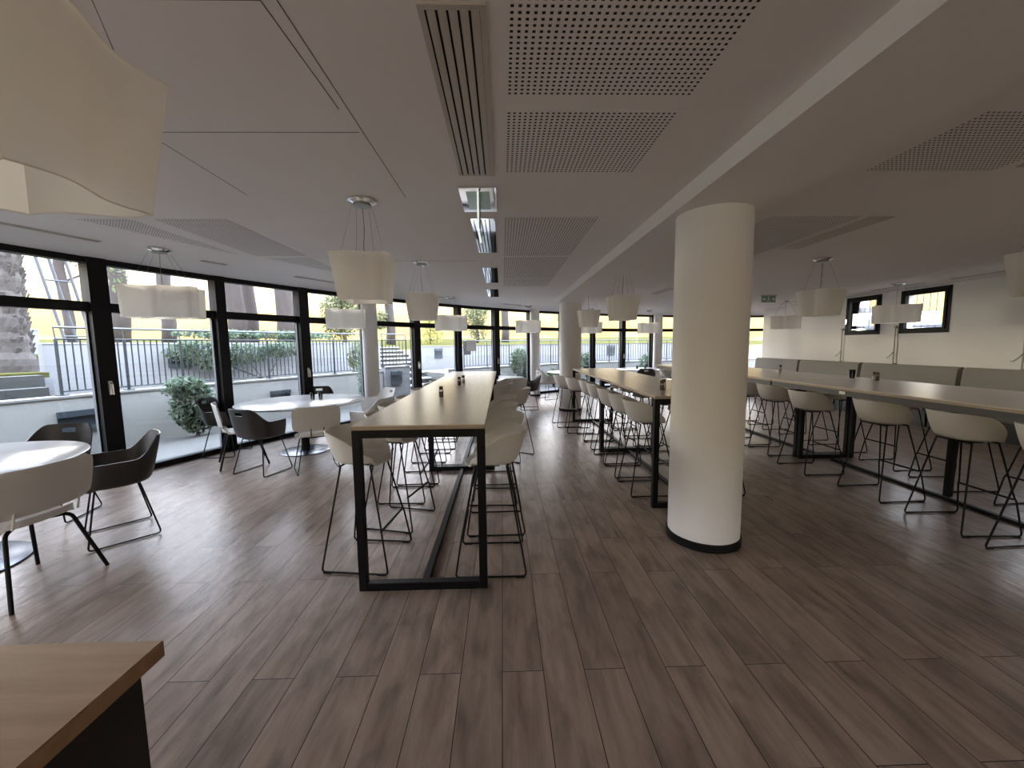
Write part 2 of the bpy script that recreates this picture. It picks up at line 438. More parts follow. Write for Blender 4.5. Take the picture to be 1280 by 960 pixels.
# ------------------------------------------------------------------ ceiling fittings
def slot_grille(x0, x1, y0, y1, label, m, group='slot grilles down the middle of the ceiling', nsl=4, along_y=True):
    t = thing('ceiling_vent', label, 'ceiling vent', ((x0+x1)/2, (y0+y1)/2, CEIL), 0, group)
    w = (x1-x0)/2; l = (y1-y0)/2
    bm = bmesh.new(); b = .02
    for a in ((-w, -w+b, -l, l), (w-b, w, -l, l), (-w+b, w-b, -l, -l+b), (-w+b, w-b, l-b, l)):
        add_box(bm, *a, -.008, -.0005)
    obj('frame', bm, m, t)
    bm = bmesh.new(); add_box(bm, -w+b, w-b, -l+b, l-b, -.0015, -.0005); obj('backing', bm, M['dark_gap'], t)
    for i in range(nsl+1):
        c = -w+b+(2*w-2*b)*(i+.5)/(nsl+1); hw = (2*w-2*b)/(nsl+1)*.36
        bm = bmesh.new(); vs = add_box(bm, c-hw, c+hw, -l+b, l-b, -.010, -.002)
        for v in vs[:4]: v.co.x += .004
        obj('slat', bm, m, t)
slot_grille(-.247, -.035, 1.31, 2.53, 'long ribbed white ceiling grille nearest the camera', M['slotpaint'])
slot_grille(-.245, -.045, 3.35, 4.54, 'polished ribbed ceiling grille just behind the mirrored sign plate', M['steel'])
slot_grille(-.25, -.05, 5.40, 6.68, 'third ribbed ceiling grille down the room over the left high tables', M['steel'])
slot_grille(-.27, -.06, 7.43, 8.60, 'farthest ribbed ceiling grille in the middle row', M['steel'])
slot_grille(3.10, 3.30, 3.35, 4.45, 'ribbed ceiling grille right of the beam between two lamps', M['slotpaint'], 'slot grilles right of the beam')
slot_grille(3.12, 3.28, 7.5, 8.35, 'small ribbed ceiling grille right of the beam far down the room', M['slotpaint'], 'slot grilles right of the beam')
slot_grille(3.10, 3.30, 1.25, 2.42, 'ribbed ceiling grille at the right edge of the picture', M['slotpaint'], 'slot grilles right of the beam')
def slim_vent(p, q, label, w=.07):
    p = Vector(p); q = Vector(q); c = (p+q)/2; d = q-p; L = d.length/2
    t = thing('slot_diffuser', label, 'slot diffuser', (c.x, c.y, CEIL), atan2(d.y, d.x), 'slim slot diffusers along the walls')
    bm = bmesh.new()
    for a in ((-L, L, -w/2, -w/2+.012), (-L, L, w/2-.012, w/2), (-L, L, -.005, .005)): add_box(bm, *a, -.006, -.0005)
    obj('frame', bm, M['slotpaint'], t)
    bm = bmesh.new(); add_box(bm, -L, L, -w/2+.012, w/2-.012, -.0015, -.0005); obj('slot', bm, M['dark_gap'], t)
def arcpt(deg, r): p = pol(deg, r); return (p[0], p[1], 0)
slim_vent(arcpt(163.2, R0-1.0), arcpt(160.8, R0-1.0), 'slim slot diffuser over the glass front at the far left')
slim_vent(arcpt(157.4, R0-1.0), arcpt(156.4, R0-1.0), 'short slim slot diffuser over the glass front beside the wide lamp')
slim_vent(arcpt(152.9, R0-1.0), arcpt(149.7, R0-1.0), 'slim slot diffuser over the glass front above the left round table')
slim_vent(arcpt(142.5, R0-1.0), arcpt(139.6, R0-1.0), 'slim slot diffuser over the glass front behind the left high tables')
slim_vent(arcpt(134, R0-1.0), arcpt(131.5, R0-1.0), 'slim slot diffuser over the glass front in line with the middle aisle')
slim_vent((7.62, 7.1, 0), (7.62, 8.1, 0), 'slim slot diffuser over the bench between the two small windows')
slim_vent((7.66, 4.6, 0), (7.66, 6.7, 0), 'slim slot diffuser over the bench nearest the picture edge')
slim_vent((7.60, 9.6, 0), (7.60, 10.7, 0), 'slim slot diffuser over the far end of the bench')

# thin inspection seams of the plasterboard
def seam(pts, label, w=.0035):
    bm = bmesh.new()
    for a, b in zip(pts, pts[1:]):
        a = Vector((*a, 0)); b = Vector((*b, 0)); d = (b-a).normalized(); n = Vector((-d.y, d.x, 0))*w/2
        vs = [bm.verts.new((p.x, p.y, -.001)) for p in (a-n, b-n, b+n, a+n)]
        hs = [bm.verts.new((p.x, p.y, 0)) for p in (a-n, b-n, b+n, a+n)]
        bm.faces.new(vs)
        for i in range(4): bm.faces.new((vs[i], vs[(i+1) % 4], hs[(i+1) % 4], hs[i]))
    o = obj('ceiling_seam', bm, M['slotdark'], loc=(0, 0, CEIL)); tag(o, label, 'ceiling seam', 'hairline plasterboard seams')
M['slotdark'] = mat('dark hairline', (.10, .095, .09), .8)
seam([(-1.75, 1.31), (-.71, 1.31), (-.70, 1.86)], 'dark corner seam of the access hatch above the nearest lamp')
seam([(-.66, 1.2), (-.66, 2.9)], 'long thin straight seam running down the left ceiling')
seam([(-1.62, 2.05), (-.68, 2.05)], 'thin crosswise seam in the left ceiling')
seam([(-1.70, 2.15), (-1.72, 2.85)], 'short thin seam beside the nearest lamp')
seam([(-2.0, 5.0), (-.3, 5.0)], 'thin crosswise seam behind the second lamp')

# perforated acoustic panels : square holes modelled as dark recess squares
def perforated(outline, x0, x1, y0, y1, label, pitch=.025, hole=.0108):
    root = thing('perforated_panel', label, 'perforated panel', (x0, y0, CEIL), 0, 'perforated acoustic ceiling panels')
    def inside(x, y):
        s = False; n = len(outline)
        for i in range(n):
            (xa, ya), (xb, yb) = outline[i], outline[(i+1) % n]
            if (ya > y) != (yb > y) and x < (xb-xa)*(y-ya)/(yb-ya)+xa: s = not s
        return s
    bm = bmesh.new(); hw = hole/2
    nx = int((x1-x0)/pitch); ny = int((y1-y0)/pitch)
    for i in range(nx+1):
        for j in range(ny+1):
            x = x0+i*pitch; y = y0+j*pitch
            if outline and not inside(x, y): continue
            x -= x0; y -= y0
            bm.faces.new([bm.verts.new((x+a, y+b, -.0018)) for a, b in ((-hw, -hw), (-hw, hw), (hw, hw), (hw, -hw))])
    obj('perforation', bm, M['dark_gap'], root)
    bm = bmesh.new()
    if outline: add_prism(bm, [(x-x0, y-y0) for x, y in outline], -.0012, -.0004)
    else: add_box(bm, -.02, x1-x0+.02, -.02, y1-y0+.02, -.0012, -.0004)
    obj('board', bm, M['ceiling'], root)
for (y0, y1, l) in ((1.27, 1.765, 'perforated ceiling panel nearest the camera left of the beam'),
                 (1.885, 2.505, 'second perforated ceiling panel left of the beam'),
                 (3.35, 4.74, 'third perforated ceiling panel left of the beam, longer'),
                 (4.82, 6.3, 'fourth perforated ceiling panel left of the beam'),
                 (6.36, 7.15, 'farthest perforated ceiling panel left of the beam')):
    perforated(None, .045, .82, y0, y1, l)
for (y0, y1, l) in ((1.87, 2.47, 'perforated ceiling panel right of the beam at the picture edge'),
                 (3.35, 4.74, 'perforated ceiling panel right of the beam beyond the thick column')):
    perforated(None, 2.24, 3.02, y0, y1, l)
perforated([(-3.36, 3.35), (-2.96, 3.35), (-2.91, 4.66)], -3.36, -2.9, 3.35, 4.68, 'narrow triangular perforated panel nearest the glass front')
perforated([(-2.76, 3.36), (-2.2, 3.36), (-2.2, 4.68), (-2.76, 4.68)], -2.76, -2.2, 3.36, 4.68, 'square perforated panel left of the second lamp row')
perforated([(-2.72, 4.78), (-2.2, 4.78), (-2.2, 5.9)], -2.74, -2.2, 4.78, 5.95, 'slanted perforated panel over the left round table')

# emergency exit sign seen edge on, with mirrored ceiling plate
t = thing('exit_sign', 'green acrylic exit sign seen edge on under a mirrored ceiling plate', 'exit sign', (-.15, 2.94, CEIL), 0, None)
obj('ceiling_plate', bevel_box(-.125, .125, -.235, .235, -.012, -.001, .002), M['steel'], t)
obj('sign_panel', bevel_box(-.004, .004, -.16, .16, -.25, -.012, .001), M['green'], t)
bm = bmesh.new(); add_box(bm, -.08, -.006, -.17, .17, -.0145, -.012); obj('green_square', bm, M['palegreen'], t)  # flat pale green squares on the plate, either side of the panel
bm = bmesh.new(); add_box(bm, .006, .08, -.17, .17, -.0145, -.012); obj('green_square', bm, M['palegreen'], t)
bm = bmesh.new(); add_box(bm, -.006, .006, -.168, -.160, -.26, -.012); add_box(bm, -.006, .006, -.168, .168, -.262, -.25); obj('edge_strip', bm, M['striplit'], t)
for s in (-1, 1):     # arrow and running figure on both faces
    bm = bmesh.new()
    def flat(pts): bm.faces.new([bm.verts.new((s*.0052, y, z)) for y, z in pts])
    flat([(-.13, -.13), (-.08, -.10), (-.08, -.12), (-.03, -.12), (-.03, -.14), (-.08, -.14), (-.08, -.16)])
    flat([(.05, -.09), (.09, -.09), (.08, -.16), (.05, -.16)]); flat([(.055, -.06), (.08, -.06), (.08, -.082), (.055, -.082)])
    flat([(.05, -.16), (.065, -.16), (.04, -.21), (.02, -.21)]); flat([(.068, -.16), (.08, -.16), (.11, -.20), (.095, -.21)])
    flat([(.02, -.12), (.05, -.095), (.05, -.11), (.025, -.135)]); flat([(.09, -.095), (.115, -.13), (.10, -.135), (.085, -.11)])
    obj('pictogram', bm, M['signwhite'], t)
# second exit sign, right side of the room
t = thing('exit_sign', 'small green and white exit sign with arrows hanging over the right side', 'exit sign', (5.9, 8.75, CEIL), 0)
bm = bmesh.new(); add_box(bm, -.17, .17, -.03, .03, -.02, -.001); obj('ceiling_plate', bm, M['slotpaint'], t)
obj('sign_panel', bevel_box(-.155, .155, -.006, .006, -.16, -.02, .001), M['midgreen'], t)
bm = bmesh.new()
def flat(pts): bm.faces.new([bm.verts.new((x, -.0075, z)) for x, z in pts])
flat([(-.145, -.09), (-.10, -.05), (-.10, -.078), (-.065, -.078), (-.065, -.102), (-.10, -.102), (-.10, -.13)])
flat([(.145, -.09), (.10, -.13), (.10, -.102), (.065, -.102), (.065, -.078), (.10, -.078), (.10, -.05)])
flat([(-.02, -.055), (.015, -.055), (.01, -.10), (-.02, -.10)]); flat([(-.012, -.032), (.01, -.032), (.01, -.05), (-.012, -.05)])
flat([(-.02, -.10), (-.006, -.10), (-.03, -.145), (-.045, -.145)]); flat([(-.004, -.10), (.01, -.10), (.035, -.14), (.02, -.145)])
obj('pictogram', bm, M['signwhite'], t)

# ------------------------------------------------------------------ pendant lamps
def shade_outline(L, W, lobes, n=132, amp=.022):
    """closed wavy plan like a pinwheel: every side is an S wave that overshoots at one corner"""
    pts = []
    def side(x0, y0, x1, y1, waves, amp, m):
        dx, dy = x1-x0, y1-y0; l = hypot(dx, dy); nx, ny = dy/l, -dx/l
        for i in range(m):
            t = i/m
            o = amp*sin(2*pi*waves*t)
            pts.append((x0+dx*t+nx*o, y0+dy*t+ny*o))
    q = n//4
    side(W, -L, W, L, lobes, amp, q); side(W, L, -W, L, 1, .022, q); side(-W, L, -W, -L, lobes, amp, q); side(-W, -L, W, -L, 1, .022, q)
    return pts
def make_lamp(label, L, W, lobes, group):
    t = thing('pendant_lamp', label, 'pendant lamp', (0, 0, CEIL), 0, group)
    z0, z1 = -.71, -.395
    pl = shade_outline(L, W, lobes, amp=.034 if lobes > 1 else .024)
    tp = .97 if lobes > 1 else .80
    n = len(pl)
    bm = bmesh.new(); rings = []
    for z in (z0, z0+.1, z1-.1, z1):
        k = tp+(1-tp)*(z-z0)/(z1-z0); rings.append([bm.verts.new((x*k, y*k, z)) for x, y in pl])
    for a, b in zip(rings, rings[1:]):
        for i in range(n): bm.faces.new((a[i], a[(i+1) % n], b[(i+1) % n], b[i]))
    bmesh.ops.recalc_face_normals(bm, faces=bm.faces[:])
    sharp(obj('lamp_shade', bm, M['shade'], t), 50)
    for z, k in ((z0, tp), (z1, 1.)): obj('shade_rim', tube_bm([(x*k, y*k, z) for x, y in pl]+[(pl[0][0]*k, pl[0][1]*k, z)], .0022, 5), M['shade'], t)
    bm = bmesh.new(); add_box(bm, -.014, .014, -L*.8, L*.8, z1-.045, z1-.030)
    obj('carrier_bar', bm, M['bulb_metal'], t)
    for y in ((-.16, .16) if lobes > 1 else (-.06, .06)):
        bm = bmesh.new(); lathe(bm, [(.012, z1-.14), (.03, z1-.13), (.034, z1-.10), (.02, z1-.075), (.016, z1-.045)], 16, 0, y)
        obj('bulb', bm, M['bulb'], t, smooth=True)
    bm = bmesh.new(); lathe(bm, [(.098, -.001), (.10, -.012), (.07, -.028), (.055, -.034)], 40)
    sharp(obj('ceiling_canopy', bm, M['chrome'], t))
    bm = bmesh.new(); lathe(bm, [(.062, -.03), (.064, -.044), (.02, -.05)], 32); sharp(obj('canopy_cap', bm, M['bulb_metal'], t))
    for (x, y) in ((-W*.62, L*.8), (W*.62, L*.8), (-W*.62, -L*.8), (W*.62, -L*.8)):
        obj('wire', tube_bm([(x*.5, y*.3, -.045), (x, y, z1-.005)], .0011, 6), M['wire'], t)
    obj('power_cable', tube_bm([(0, 0, -.048), (.004, .01, -.2), (-.004, 0, -.33), (0, 0, z1-.03)], .0026, 6), M['wire'], t)
    return t
M['bulb_metal'] = mat('dull canopy metal', (.35, .34, .33), .4, metal=.8)
M['wire'] = mat('steel suspension wire', (.22, .21, .20), .4, metal=.6)
GS, GW = 'compact wavy white pendant lamps', 'wide wavy white pendant lamps'
lamp = make_lamp('large wavy white pendant lamp filling the top left corner', .183, .183, 1, GS)
lamp.location = (-.992, .875, CEIL)
for (x, y, rz, l) in (
    (-.98, 2.95, 0, 'wavy white pendant lamp hanging over the near end of the left high table'),
    (-.98, 5.03, radians(90), 'wavy white pendant lamp second down the row over the left high tables'),
    (1.66, 5.47, 0, 'wavy white pendant lamp over the middle high table, left of the near column'),
    (1.66, 7.62, radians(90), 'wavy white pendant lamp beside the far thick column'),
    (4.03, 4.99, radians(4), 'wavy white pendant lamp hanging over the right high table'),
    (4.03, 7.1, 0, 'wavy white pendant lamp over the far half of the right high table'),
    (4.06, 2.86, 0, 'wavy white pendant lamp cut by the right edge of the picture')):
    dup(lamp, (x, y, CEIL), rz, l)
wide = make_lamp('wide wavy white pendant lamp in front of the second window from the left', .31, .165, 2, GW)
wide.location = (-3.543, 4.315, CEIL); wide.rotation_euler = (0, 0, radians(90+14))
for (x, y, rz, l) in (
    (-2.72, 7.05, 108, 'wide wavy white pendant lamp over the left round table beside the slim column'),
    (-1.09, 8.62, 118, 'wide wavy white pendant lamp above the far end of the left high tables'),
    (.70, 10.62, 96, 'wide wavy white pendant lamp in front of the slim far column'),
    (2.62, 11.75, 84, 'wide wavy white pendant lamp half hidden right of the far thick column'),
    (4.60, 12.4, 86, 'wide wavy white pendant lamp at the far right glass front'),
    (7.2, 7.15, 48, 'wide wavy white pendant lamp overlapping the small windows above the bench'),
    (7.06, 9.8, 52, 'wide wavy white pendant lamp above the far end of the bench')):
    dup(wide, (x, y, CEIL), radians(rz), l)

# ------------------------------------------------------------------ seating shells
def smooth01(t): t = max(0., min(1., t)); return t*t*(3-2*t)
def shell(hfun, rx, ry, lean, nphi=64, thick=.009, dish=.02, p=2.6, back_tilt=0., hole=None, rise=.55, front=0.):
    """moulded bucket: superellipse seat whose wall rises to hfun(angle); front is +X"""
    bm = bmesh.new(); rings = []
    def edge(phi):
        c, s = cos(phi), sin(phi)
        k = (abs(c)**p+abs(s)**p)**(-1/p)
        return c*k*rx*(1+front*max(0, c)), s*k*ry
    radial = [.0, .25, .5, .7, .84, .94, 1.]
    wall = [.06, .14, .25, .38, .52, .66, .8, .9, 1.]
    allr = []
    for q in radial[1:]:
        ring = []
        for i in range(nphi):
            phi = 2*pi*i/nphi; x, y = edge(phi); h = hfun(phi)
            z = -dish*(1-q**2) + (.012*q**6 if h > .03 else -.012*q**4)
            ring.append(bm.verts.new((x*q, y*q, z)))
        allr.append(ring)
    for w in wall:
        ring = []
        for i in range(nphi):
            phi = 2*pi*i/nphi; x, y = edge(phi); h = hfun(phi)
            out = 1+lean*(w**rise)*min(1, h/.2)
            bt = back_tilt*max(0, -cos(phi))*(w*h/.3)
            z = (.012 if h > .03 else -.012) + h*(w**1.15)
            ring.append(bm.verts.new((x*out-bt, y*out, z)))
        allr.append(ring)
    c = bm.verts.new((0, 0, -dish))
    for i in range(nphi): bm.faces.new((c, allr[0][i], allr[0][(i+1) % nphi]))
    for k, (a, b) in enumerate(zip(allr, allr[1:])):
        for i in range(nphi):
            if hole and abs((i+.5)-nphi/2-hole[2]) < hole[0] and k in hole[1]: continue      # grip opening in the back
            bm.faces.new((a[i], b[i], b[(i+1) % nphi], a[(i+1) % nphi]))
    bmesh.ops.recalc_face_normals(bm, faces=bm.faces[:])
    bmesh.ops.solidify(bm, geom=bm.faces[:], thickness=thick)
    return bm
def ang(phi):                 # 0 at the front, pi at the back
    a = abs((phi+pi) % (2*pi)-pi); return a

def make_stool(label, group):
    t = thing('bar_stool', label, 'bar stool', (0, 0, 0), 0, group)
    H = .735
    def h(phi):
        a = ang(phi)
        return .004+.200*smooth01((a-radians(28))/radians(100))
    bm = shell(h, .178, .182, .29, back_tilt=.03, rise=.8, p=2.3)
    bmesh.ops.translate(bm, verts=bm.verts[:], vec=(0, 0, H))
    sharp(obj('seat_shell', bm, M['white_shell'], t), 60)
    for s in (-1, 1):
        pts = [(.10, s*.13, H-.018), (.155, s*.165, .33), (.215, s*.205, .30), (.23, s*.225, .01), (-.23, s*.225, .01), (-.11, s*.13, H-.018)]
        pts = [(.10, s*.13, H-.018), (.186, s*.192, .30), (.192, s*.202, .275), (.235, s*.225, .009), (-.23, s*.225, .009), (-.11, s*.13, H-.018)]
        obj('leg_frame', tube_bm(fillet(pts, .03), .0065), M['black'], t)
        bm = bmesh.new()
        for x in (.19, -.19): add_box(bm, x-.03, x+.03, s*.225-.006, s*.225+.006, 0, .004)
        obj('glide', bm, M['black'], t)
    obj('footrest', tube_bm([(.182, -.19, .288), (.182, .19, .288)], .0085), M['black'], t)
    bm = bmesh.new(); tube(bm, [(.10, -.13, H-.02), (.10, .13, H-.02)], .007); tube(bm, [(-.11, -.13, H-.02), (-.11, .13, H-.02)], .007)
    add_box(bm, -.06, .06, -.06, .06, H-.034, H-.022)
    obj('seat_bracket', bm, M['black'], t)
    return t

def sled_legs(t, H, rx=.20, ry=.235, tx=.13):
    for s in (-1, 1):
        pts = [(tx, s*.15, H-.018), (rx, s*ry, .009), (-rx-.02, s*ry, .009), (-tx, s*.15, H-.018)]
        obj('leg_frame', tube_bm(fillet(pts, .03), .0065), M['black'], t)
    bm = bmesh.new(); tube(bm, [(tx, -.15, H-.02), (tx, .15, H-.02)], .007); tube(bm, [(-tx, -.15, H-.02), (-tx, .15, H-.02)], .007)
    obj('seat_bracket', bm, M['black'], t)

def make_armchair(label, m, group=None):
    t = thing('armchair', label, 'armchair', (0, 0, 0), 0, group)
    H = .45
    def h(phi):
        a = math.degrees(ang(phi))
        return .006+.185*smooth01((a-42)/20)+.165*smooth01((a-112)/38)
    bm = shell(h, .205, .235, .17, nphi=96, back_tilt=.05, p=3.0, dish=.03, hole=(2.6, (12,), 0))
    bmesh.ops.translate(bm, verts=bm.verts[:], vec=(0, 0, H))
    sharp(obj('seat_shell', bm, m, t), 60)
    sled_legs(t, H)
    return t

def make_sidechair(label, m, group=None, four=False):
    t = thing('side_chair', label, 'chair', (0, 0, 0), 0, group)
    H = .45
    def h(phi): return .012+.03*smooth01((ang(phi)-radians(110))/radians(40))
    bm = shell(h, .215, .225, .03, p=2.8, dish=.018)
    bmesh.ops.translate(bm, verts=bm.verts[:], vec=(0, 0, H)); sharp(obj('seat', bm, m, t), 60)
    # wide curved back panel
    bm = bmesh.new(); nu, nv = 28, 10; W = .265; g = []
    for j in range(nv+1):
        row = []
        v = j/nv
        for i in range(nu+1):
            u = -1+2*i/nu
            k = (1-abs(2*v-1)**3.5)**(1/3.5) if abs(2*v-1) < 1 else 0
            wid = W*(.80+.20*k)
            y = u*wid; z = H+.080+.295*v
            x = -.20-.055*v-.045*(1-u*u)+.05*0
            row.append(bm.verts.new((x, y, z)))
        g.append(row)
    for j in range(nv):
        for i in range(nu): bm.faces.new((g[j][i], g[j][i+1], g[j+1][i+1], g[j+1][i]))
    bmesh.ops.recalc_face_normals(bm, faces=bm.faces[:]); bmesh.ops.solidify(bm, geom=bm.faces[:], thickness=.009)
    sharp(obj('backrest', bm, m, t), 60)
    for y in ((-.17, .17) if four else (-.19, -.07, .07, .19)):
        x1 = -.205-.045*(1-(y/.25)**2)
        obj('back_support', tube_bm([(-.195-.02*(1-(y/.25)**2), y, H+.012), (x1, y, H+.115)], .0065), m if abs(y) > .1 else M['black'], t)
    if four:
        for sx in (1, -1):
            for s in (-1, 1):
                obj('leg', tube_bm(fillet([(sx*.06, s*.06, H-.02), (sx*.15, s*.17, H-.022), (sx*.262, s*.262, .0)], .04), .0115, 10), M['black'], t)
    else: sled_legs(t, H)
    return t

# ------------------------------------------------------------------ tables
def high_table(x0, x1, y0, y1, frames, label, group, bar=True, legx=None, single=(), z=1.05, sticker=None):
    cx = (x0+x1)/2
    t = thing('high_table', label, 'high table', (cx, (y0+y1)/2, 0), 0, group)
    cyy = (y0+y1)/2; w = (x1-x0)/2; l = (y1-y0)/2
    bm = bmesh.new(); add_box(bm, -w, w, -l, l, z-.006, z); obj('tabletop', bm, M['table_top'], t)
    bm = bmesh.new(); add_box(bm, -w, w, -l, l, z-.028, z-.006); obj('top_edge', bm, M['edge'], t)
    lw = .05
    lx0, lx1 = (-w, w) if legx is None else legx
    for fy in frames:
        fy -= cyy
        for a in (lx0, lx1-lw):
            obj('leg', bevel_box(a, a+lw, fy-lw/2, fy+lw/2, 0, z-.028, .003), M['black'], t)
        obj('crossbar', bevel_box(lx0+lw, lx1-lw, fy-lw/2, fy+lw/2, z-.078, z-.028, .002), M['black'], t)
        obj('crossbar', bevel_box(lx0+lw, lx1-lw, fy-lw/2, fy+lw/2, 0, .05, .002), M['black'], t)
    lc = (lx0+lx1)/2
    for fy in single:
        fy -= cyy
        obj('leg', bevel_box(lc-lw/2, lc+lw/2, fy-lw/2, fy+lw/2, .04, z-.028, .003), M['black'], t)
    ys = sorted(list(frames)+list(single))
    ya = (ys[0] if frames and ys[0] in frames else -l+.1+cyy)-cyy+.025; yb = ys[-1]-cyy-.025
    if legx is not None: ya, yb = -l+.15, l-.15
    if bar:
        obj('floor_bar', bevel_box(lc-.023, lc+.023, ya, yb, 0, .03, .002), M['black'], t)
        obj('top_rail', bevel_box(-.025, .025, ya, yb, z-.068, z-.028, .002), M['black'], t)
    if legx is not None:
        bm = bmesh.new(); add_box(bm, -w+.01, -w+.03, -l+.01, l-.01, z-.085, z-.028); add_box(bm, w-.03, w-.01, -l+.01, l-.01, z-.085, z-.028)
        obj('apron', bm, M['apron'], t)
    for (sx, sy) in (sticker or ()):
        bm = bmesh.new(); add_box(bm, -w+sx-.002, -w+sx, sy-cyy-.035, sy-cyy+.035, z-.07, z-.04); obj('sticker', bm, M['label'], t)
    return t
M['apron'] = mat('dark grey table apron', (.06, .06, .062), .5, noise=.1)
G = 'long high tables with black frames'
high_table(-.912, -.112, 2.355, 4.79, (2.38, 4.765), 'pale wooden high table with black frame nearest the camera', G)
high_table(-.912, -.112, 4.795, 7.25, (4.82, 7.225), 'pale wooden high table behind the nearest one, end to end with it', G)
high_table(1.37, 2.17, 3.50, 5.50, (3.53, 5.475), 'pale wooden high table partly behind the thick near column', G, sticker=((.0, 4.6),))
high_table(1.37, 2.17, 5.505, 7.72, (5.53, 7.69), 'pale wooden high table at the far end of the middle row', G, sticker=((.0, 7.0),))
high_table(3.47, 4.68, 1.2, 5.02, (4.99,), 'wide pale high table on the right with dark apron, near half', G, legx=(-.215, .515), single=(3.55, 2.05), sticker=((.01, 3.95),))
high_table(3.47, 4.68, 5.03, 8.85, (5.06, 8.8), 'wide pale high table on the right with dark apron, far half', G, legx=(-.215, .515), single=(6.9,), sticker=((.01, 6.95),))

def round_table(x, y, r, label, br=.34):
    t = thing('round_table', label, 'table', (x, y, 0), 0, 'round white tables')
    bm = bmesh.new(); lathe(bm, [(r-.035, .712), (r-.004, .732), (r, .736), (r, .738), (r-.003, .74)], 96); sharp(obj('tabletop', bm, M['white_round'], t), 40)
    bm = bmesh.new(); lathe(bm, [(.055, .02), (.055, .70)], 32); sharp(obj('pedestal', bm, M['black'], t))
    bm = bmesh.new(); lathe(bm, [(.10, .70), (.12, .713)], 24); sharp(obj('mounting_plate', bm, M['black'], t))
    bm = bmesh.new(); lathe(bm, [(br-.008, 0), (br, .004), (br, .010), (br-.008, .013), (.08, .016)], 64); sharp(obj('base_disc', bm, M['bluesteel'], t))
round_table(-2.93, 5.83, .85, 'round white table with black pedestal by the glass front, glasses on top')
round_table(-3.93, 2.68, .80, 'round white table cut by the left edge of the picture', .45)
round_table(-.30, 9.40, .85, 'round white table beyond the left high tables')
round_table(4.35, 12.2, .80, 'round white table at the far right by the glass front')
round_table(2.0, 11.45, .70, 'round white table behind the far thick column')

# ------------------------------------------------------------------ bar stools
ORD = ['nearest', 'second', 'third', 'fourth', 'fifth', 'sixth', 'seventh', 'eighth']
proto = None
def stool(x, y, rz, label, group):
    global proto
    if proto is None:
        proto = make_stool(label, group); proto.location = (x, y, 0); proto.rotation_euler = (0, 0, rz); return proto
    return dup(proto, (x, y, 0), rz, label, group)
def row(xs, face, where, group, jit=.0):
    for i, (x, y, d) in enumerate(xs):
        stool(x, y, (0 if face > 0 else pi)+radians(d), 'white bar stool, %s from the camera, %s' % (ORD[i], where), group)
row([(-.985, 2.77, -7), (-.92, 3.38, -14), (-.99, 3.95, -2), (-.96, 4.48, 3)], 1, 'left side of the nearest high table', 'stools left of the nearest high table')
row([(-.98, 5.3, 0), (-.95, 5.95, 4), (-.97, 6.6, 0)], 1, 'left side of the second high table', 'stools left of the second high table')
row([(-.09, 2.69, 0), (-.07, 3.26, 1), (-.10, 3.86, -2), (-.10, 4.42, 2)], -1, 'right side of the nearest high table', 'stools right of the nearest high table')
row([(.12, 5.28, -28), (-.1, 5.95, 5), (-.08, 6.6, 0)], -1, 'right side of the second high table', 'stools right of the second high table')
row([(1.485, 4.0, 0), (1.485, 4.57, 0), (1.48, 5.10, 2), (1.485, 5.80, 0)], 1, 'left side of the middle high tables', 'stools left of the middle high tables')
for i, (x, y, d) in enumerate([(1.475, 6.34, 2), (1.34, 6.86, -4), (1.20, 7.38, 5)]):
    stool(x, y, radians(d), 'white bar stool, %s from the far end, left side of middle high tables' % ['third', 'second', 'first'][i], 'stools left of the middle high tables')
row([(2.17, 3.98, 0), (2.16, 4.62, 3), (2.2, 5.2, -3), (2.16, 5.95, 0), (2.18, 6.6, 4), (2.17, 7.2, 0)], -1, 'right side of the middle high tables', 'stools right of the middle high tables')
row([(3.74, 2.46, 3), (3.76, 3.06, -2), (3.74, 3.74, 2), (3.65, 4.53, 0), (3.78, 5.33, -2), (3.74, 5.9, 3), (3.72, 6.6, 0), (3.7, 7.4, 0)], 1, 'left side of the right high tables', 'stools left of the right high tables')
row([(4.72, 2.5, 0), (4.75, 3.2, 4), (4.73, 3.95, -3), (4.78, 4.62, 0), (4.74, 5.4, 2), (4.78, 6.1, 0), (4.76, 6.9, -3), (4.75, 7.7, 0)], -1, 'bench side of the right high tables', 'stools on the bench side of the right high tables')
for i, (x, y, d) in enumerate([(3.95, 9.25, -90), (4.52, 9.3, -95)]):
    stool(x, y, radians(d), 'white bar stool %s at the far short end of the right high table' % ['on the left', 'on the right'][i], 'stools at the far end of the right high table')

# ------------------------------------------------------------------ chairs
def face(x, y, tx, ty): return atan2(ty-y, tx-x)
bl = make_armchair('black armchair standing in front of the table at the left edge, turned to it', M['dark_shell'])
bl.location = (-3.17, 3.22, 0); bl.rotation_euler = (0, 0, atan2(-.74, -.67))
dup(bl, (-2.97, 4.86, 0), atan2(.95, .30), 'charcoal armchair seen from behind at the near side of the glass-topped round table'.replace('glass-topped ', ''))
dup(bl, (-4.12, 3.58, 0), face(-4.12, 3.58, -3.93, 2.68), 'charcoal armchair beyond the left edge table, its back towards the glass')
dup(bl, (-3.98, 5.72, 0), face(-3.98, 5.72, -2.93, 5.83), 'charcoal armchair on the glass side of the round table with glasses')
dup(bl, (-3.25, 6.95, 0), face(-3.25, 6.95, -2.93, 5.83), 'dark chair tucked in at the far side of the round table with glasses')
dup(bl, (.62, 9.35, 0), face(.62, 9.35, -.3, 9.4), 'dark armchair on the right side of the round table beyond the high tables')
dup(bl, (1.80, 10.6, 0), face(1.8, 10.6, 2.0, 11.4), 'dark armchair left of the far thick column')
dup(bl, (4.1, 11.25, 0), face(4.1, 11.25, 4.35, 12.2), 'dark armchair at the near side of the far right round table')
dup(bl, (-.62, 10.35, 0), face(-.62, 10.35, -.3, 9.4), 'dark armchair against the glass behind the round table beyond the high tables')
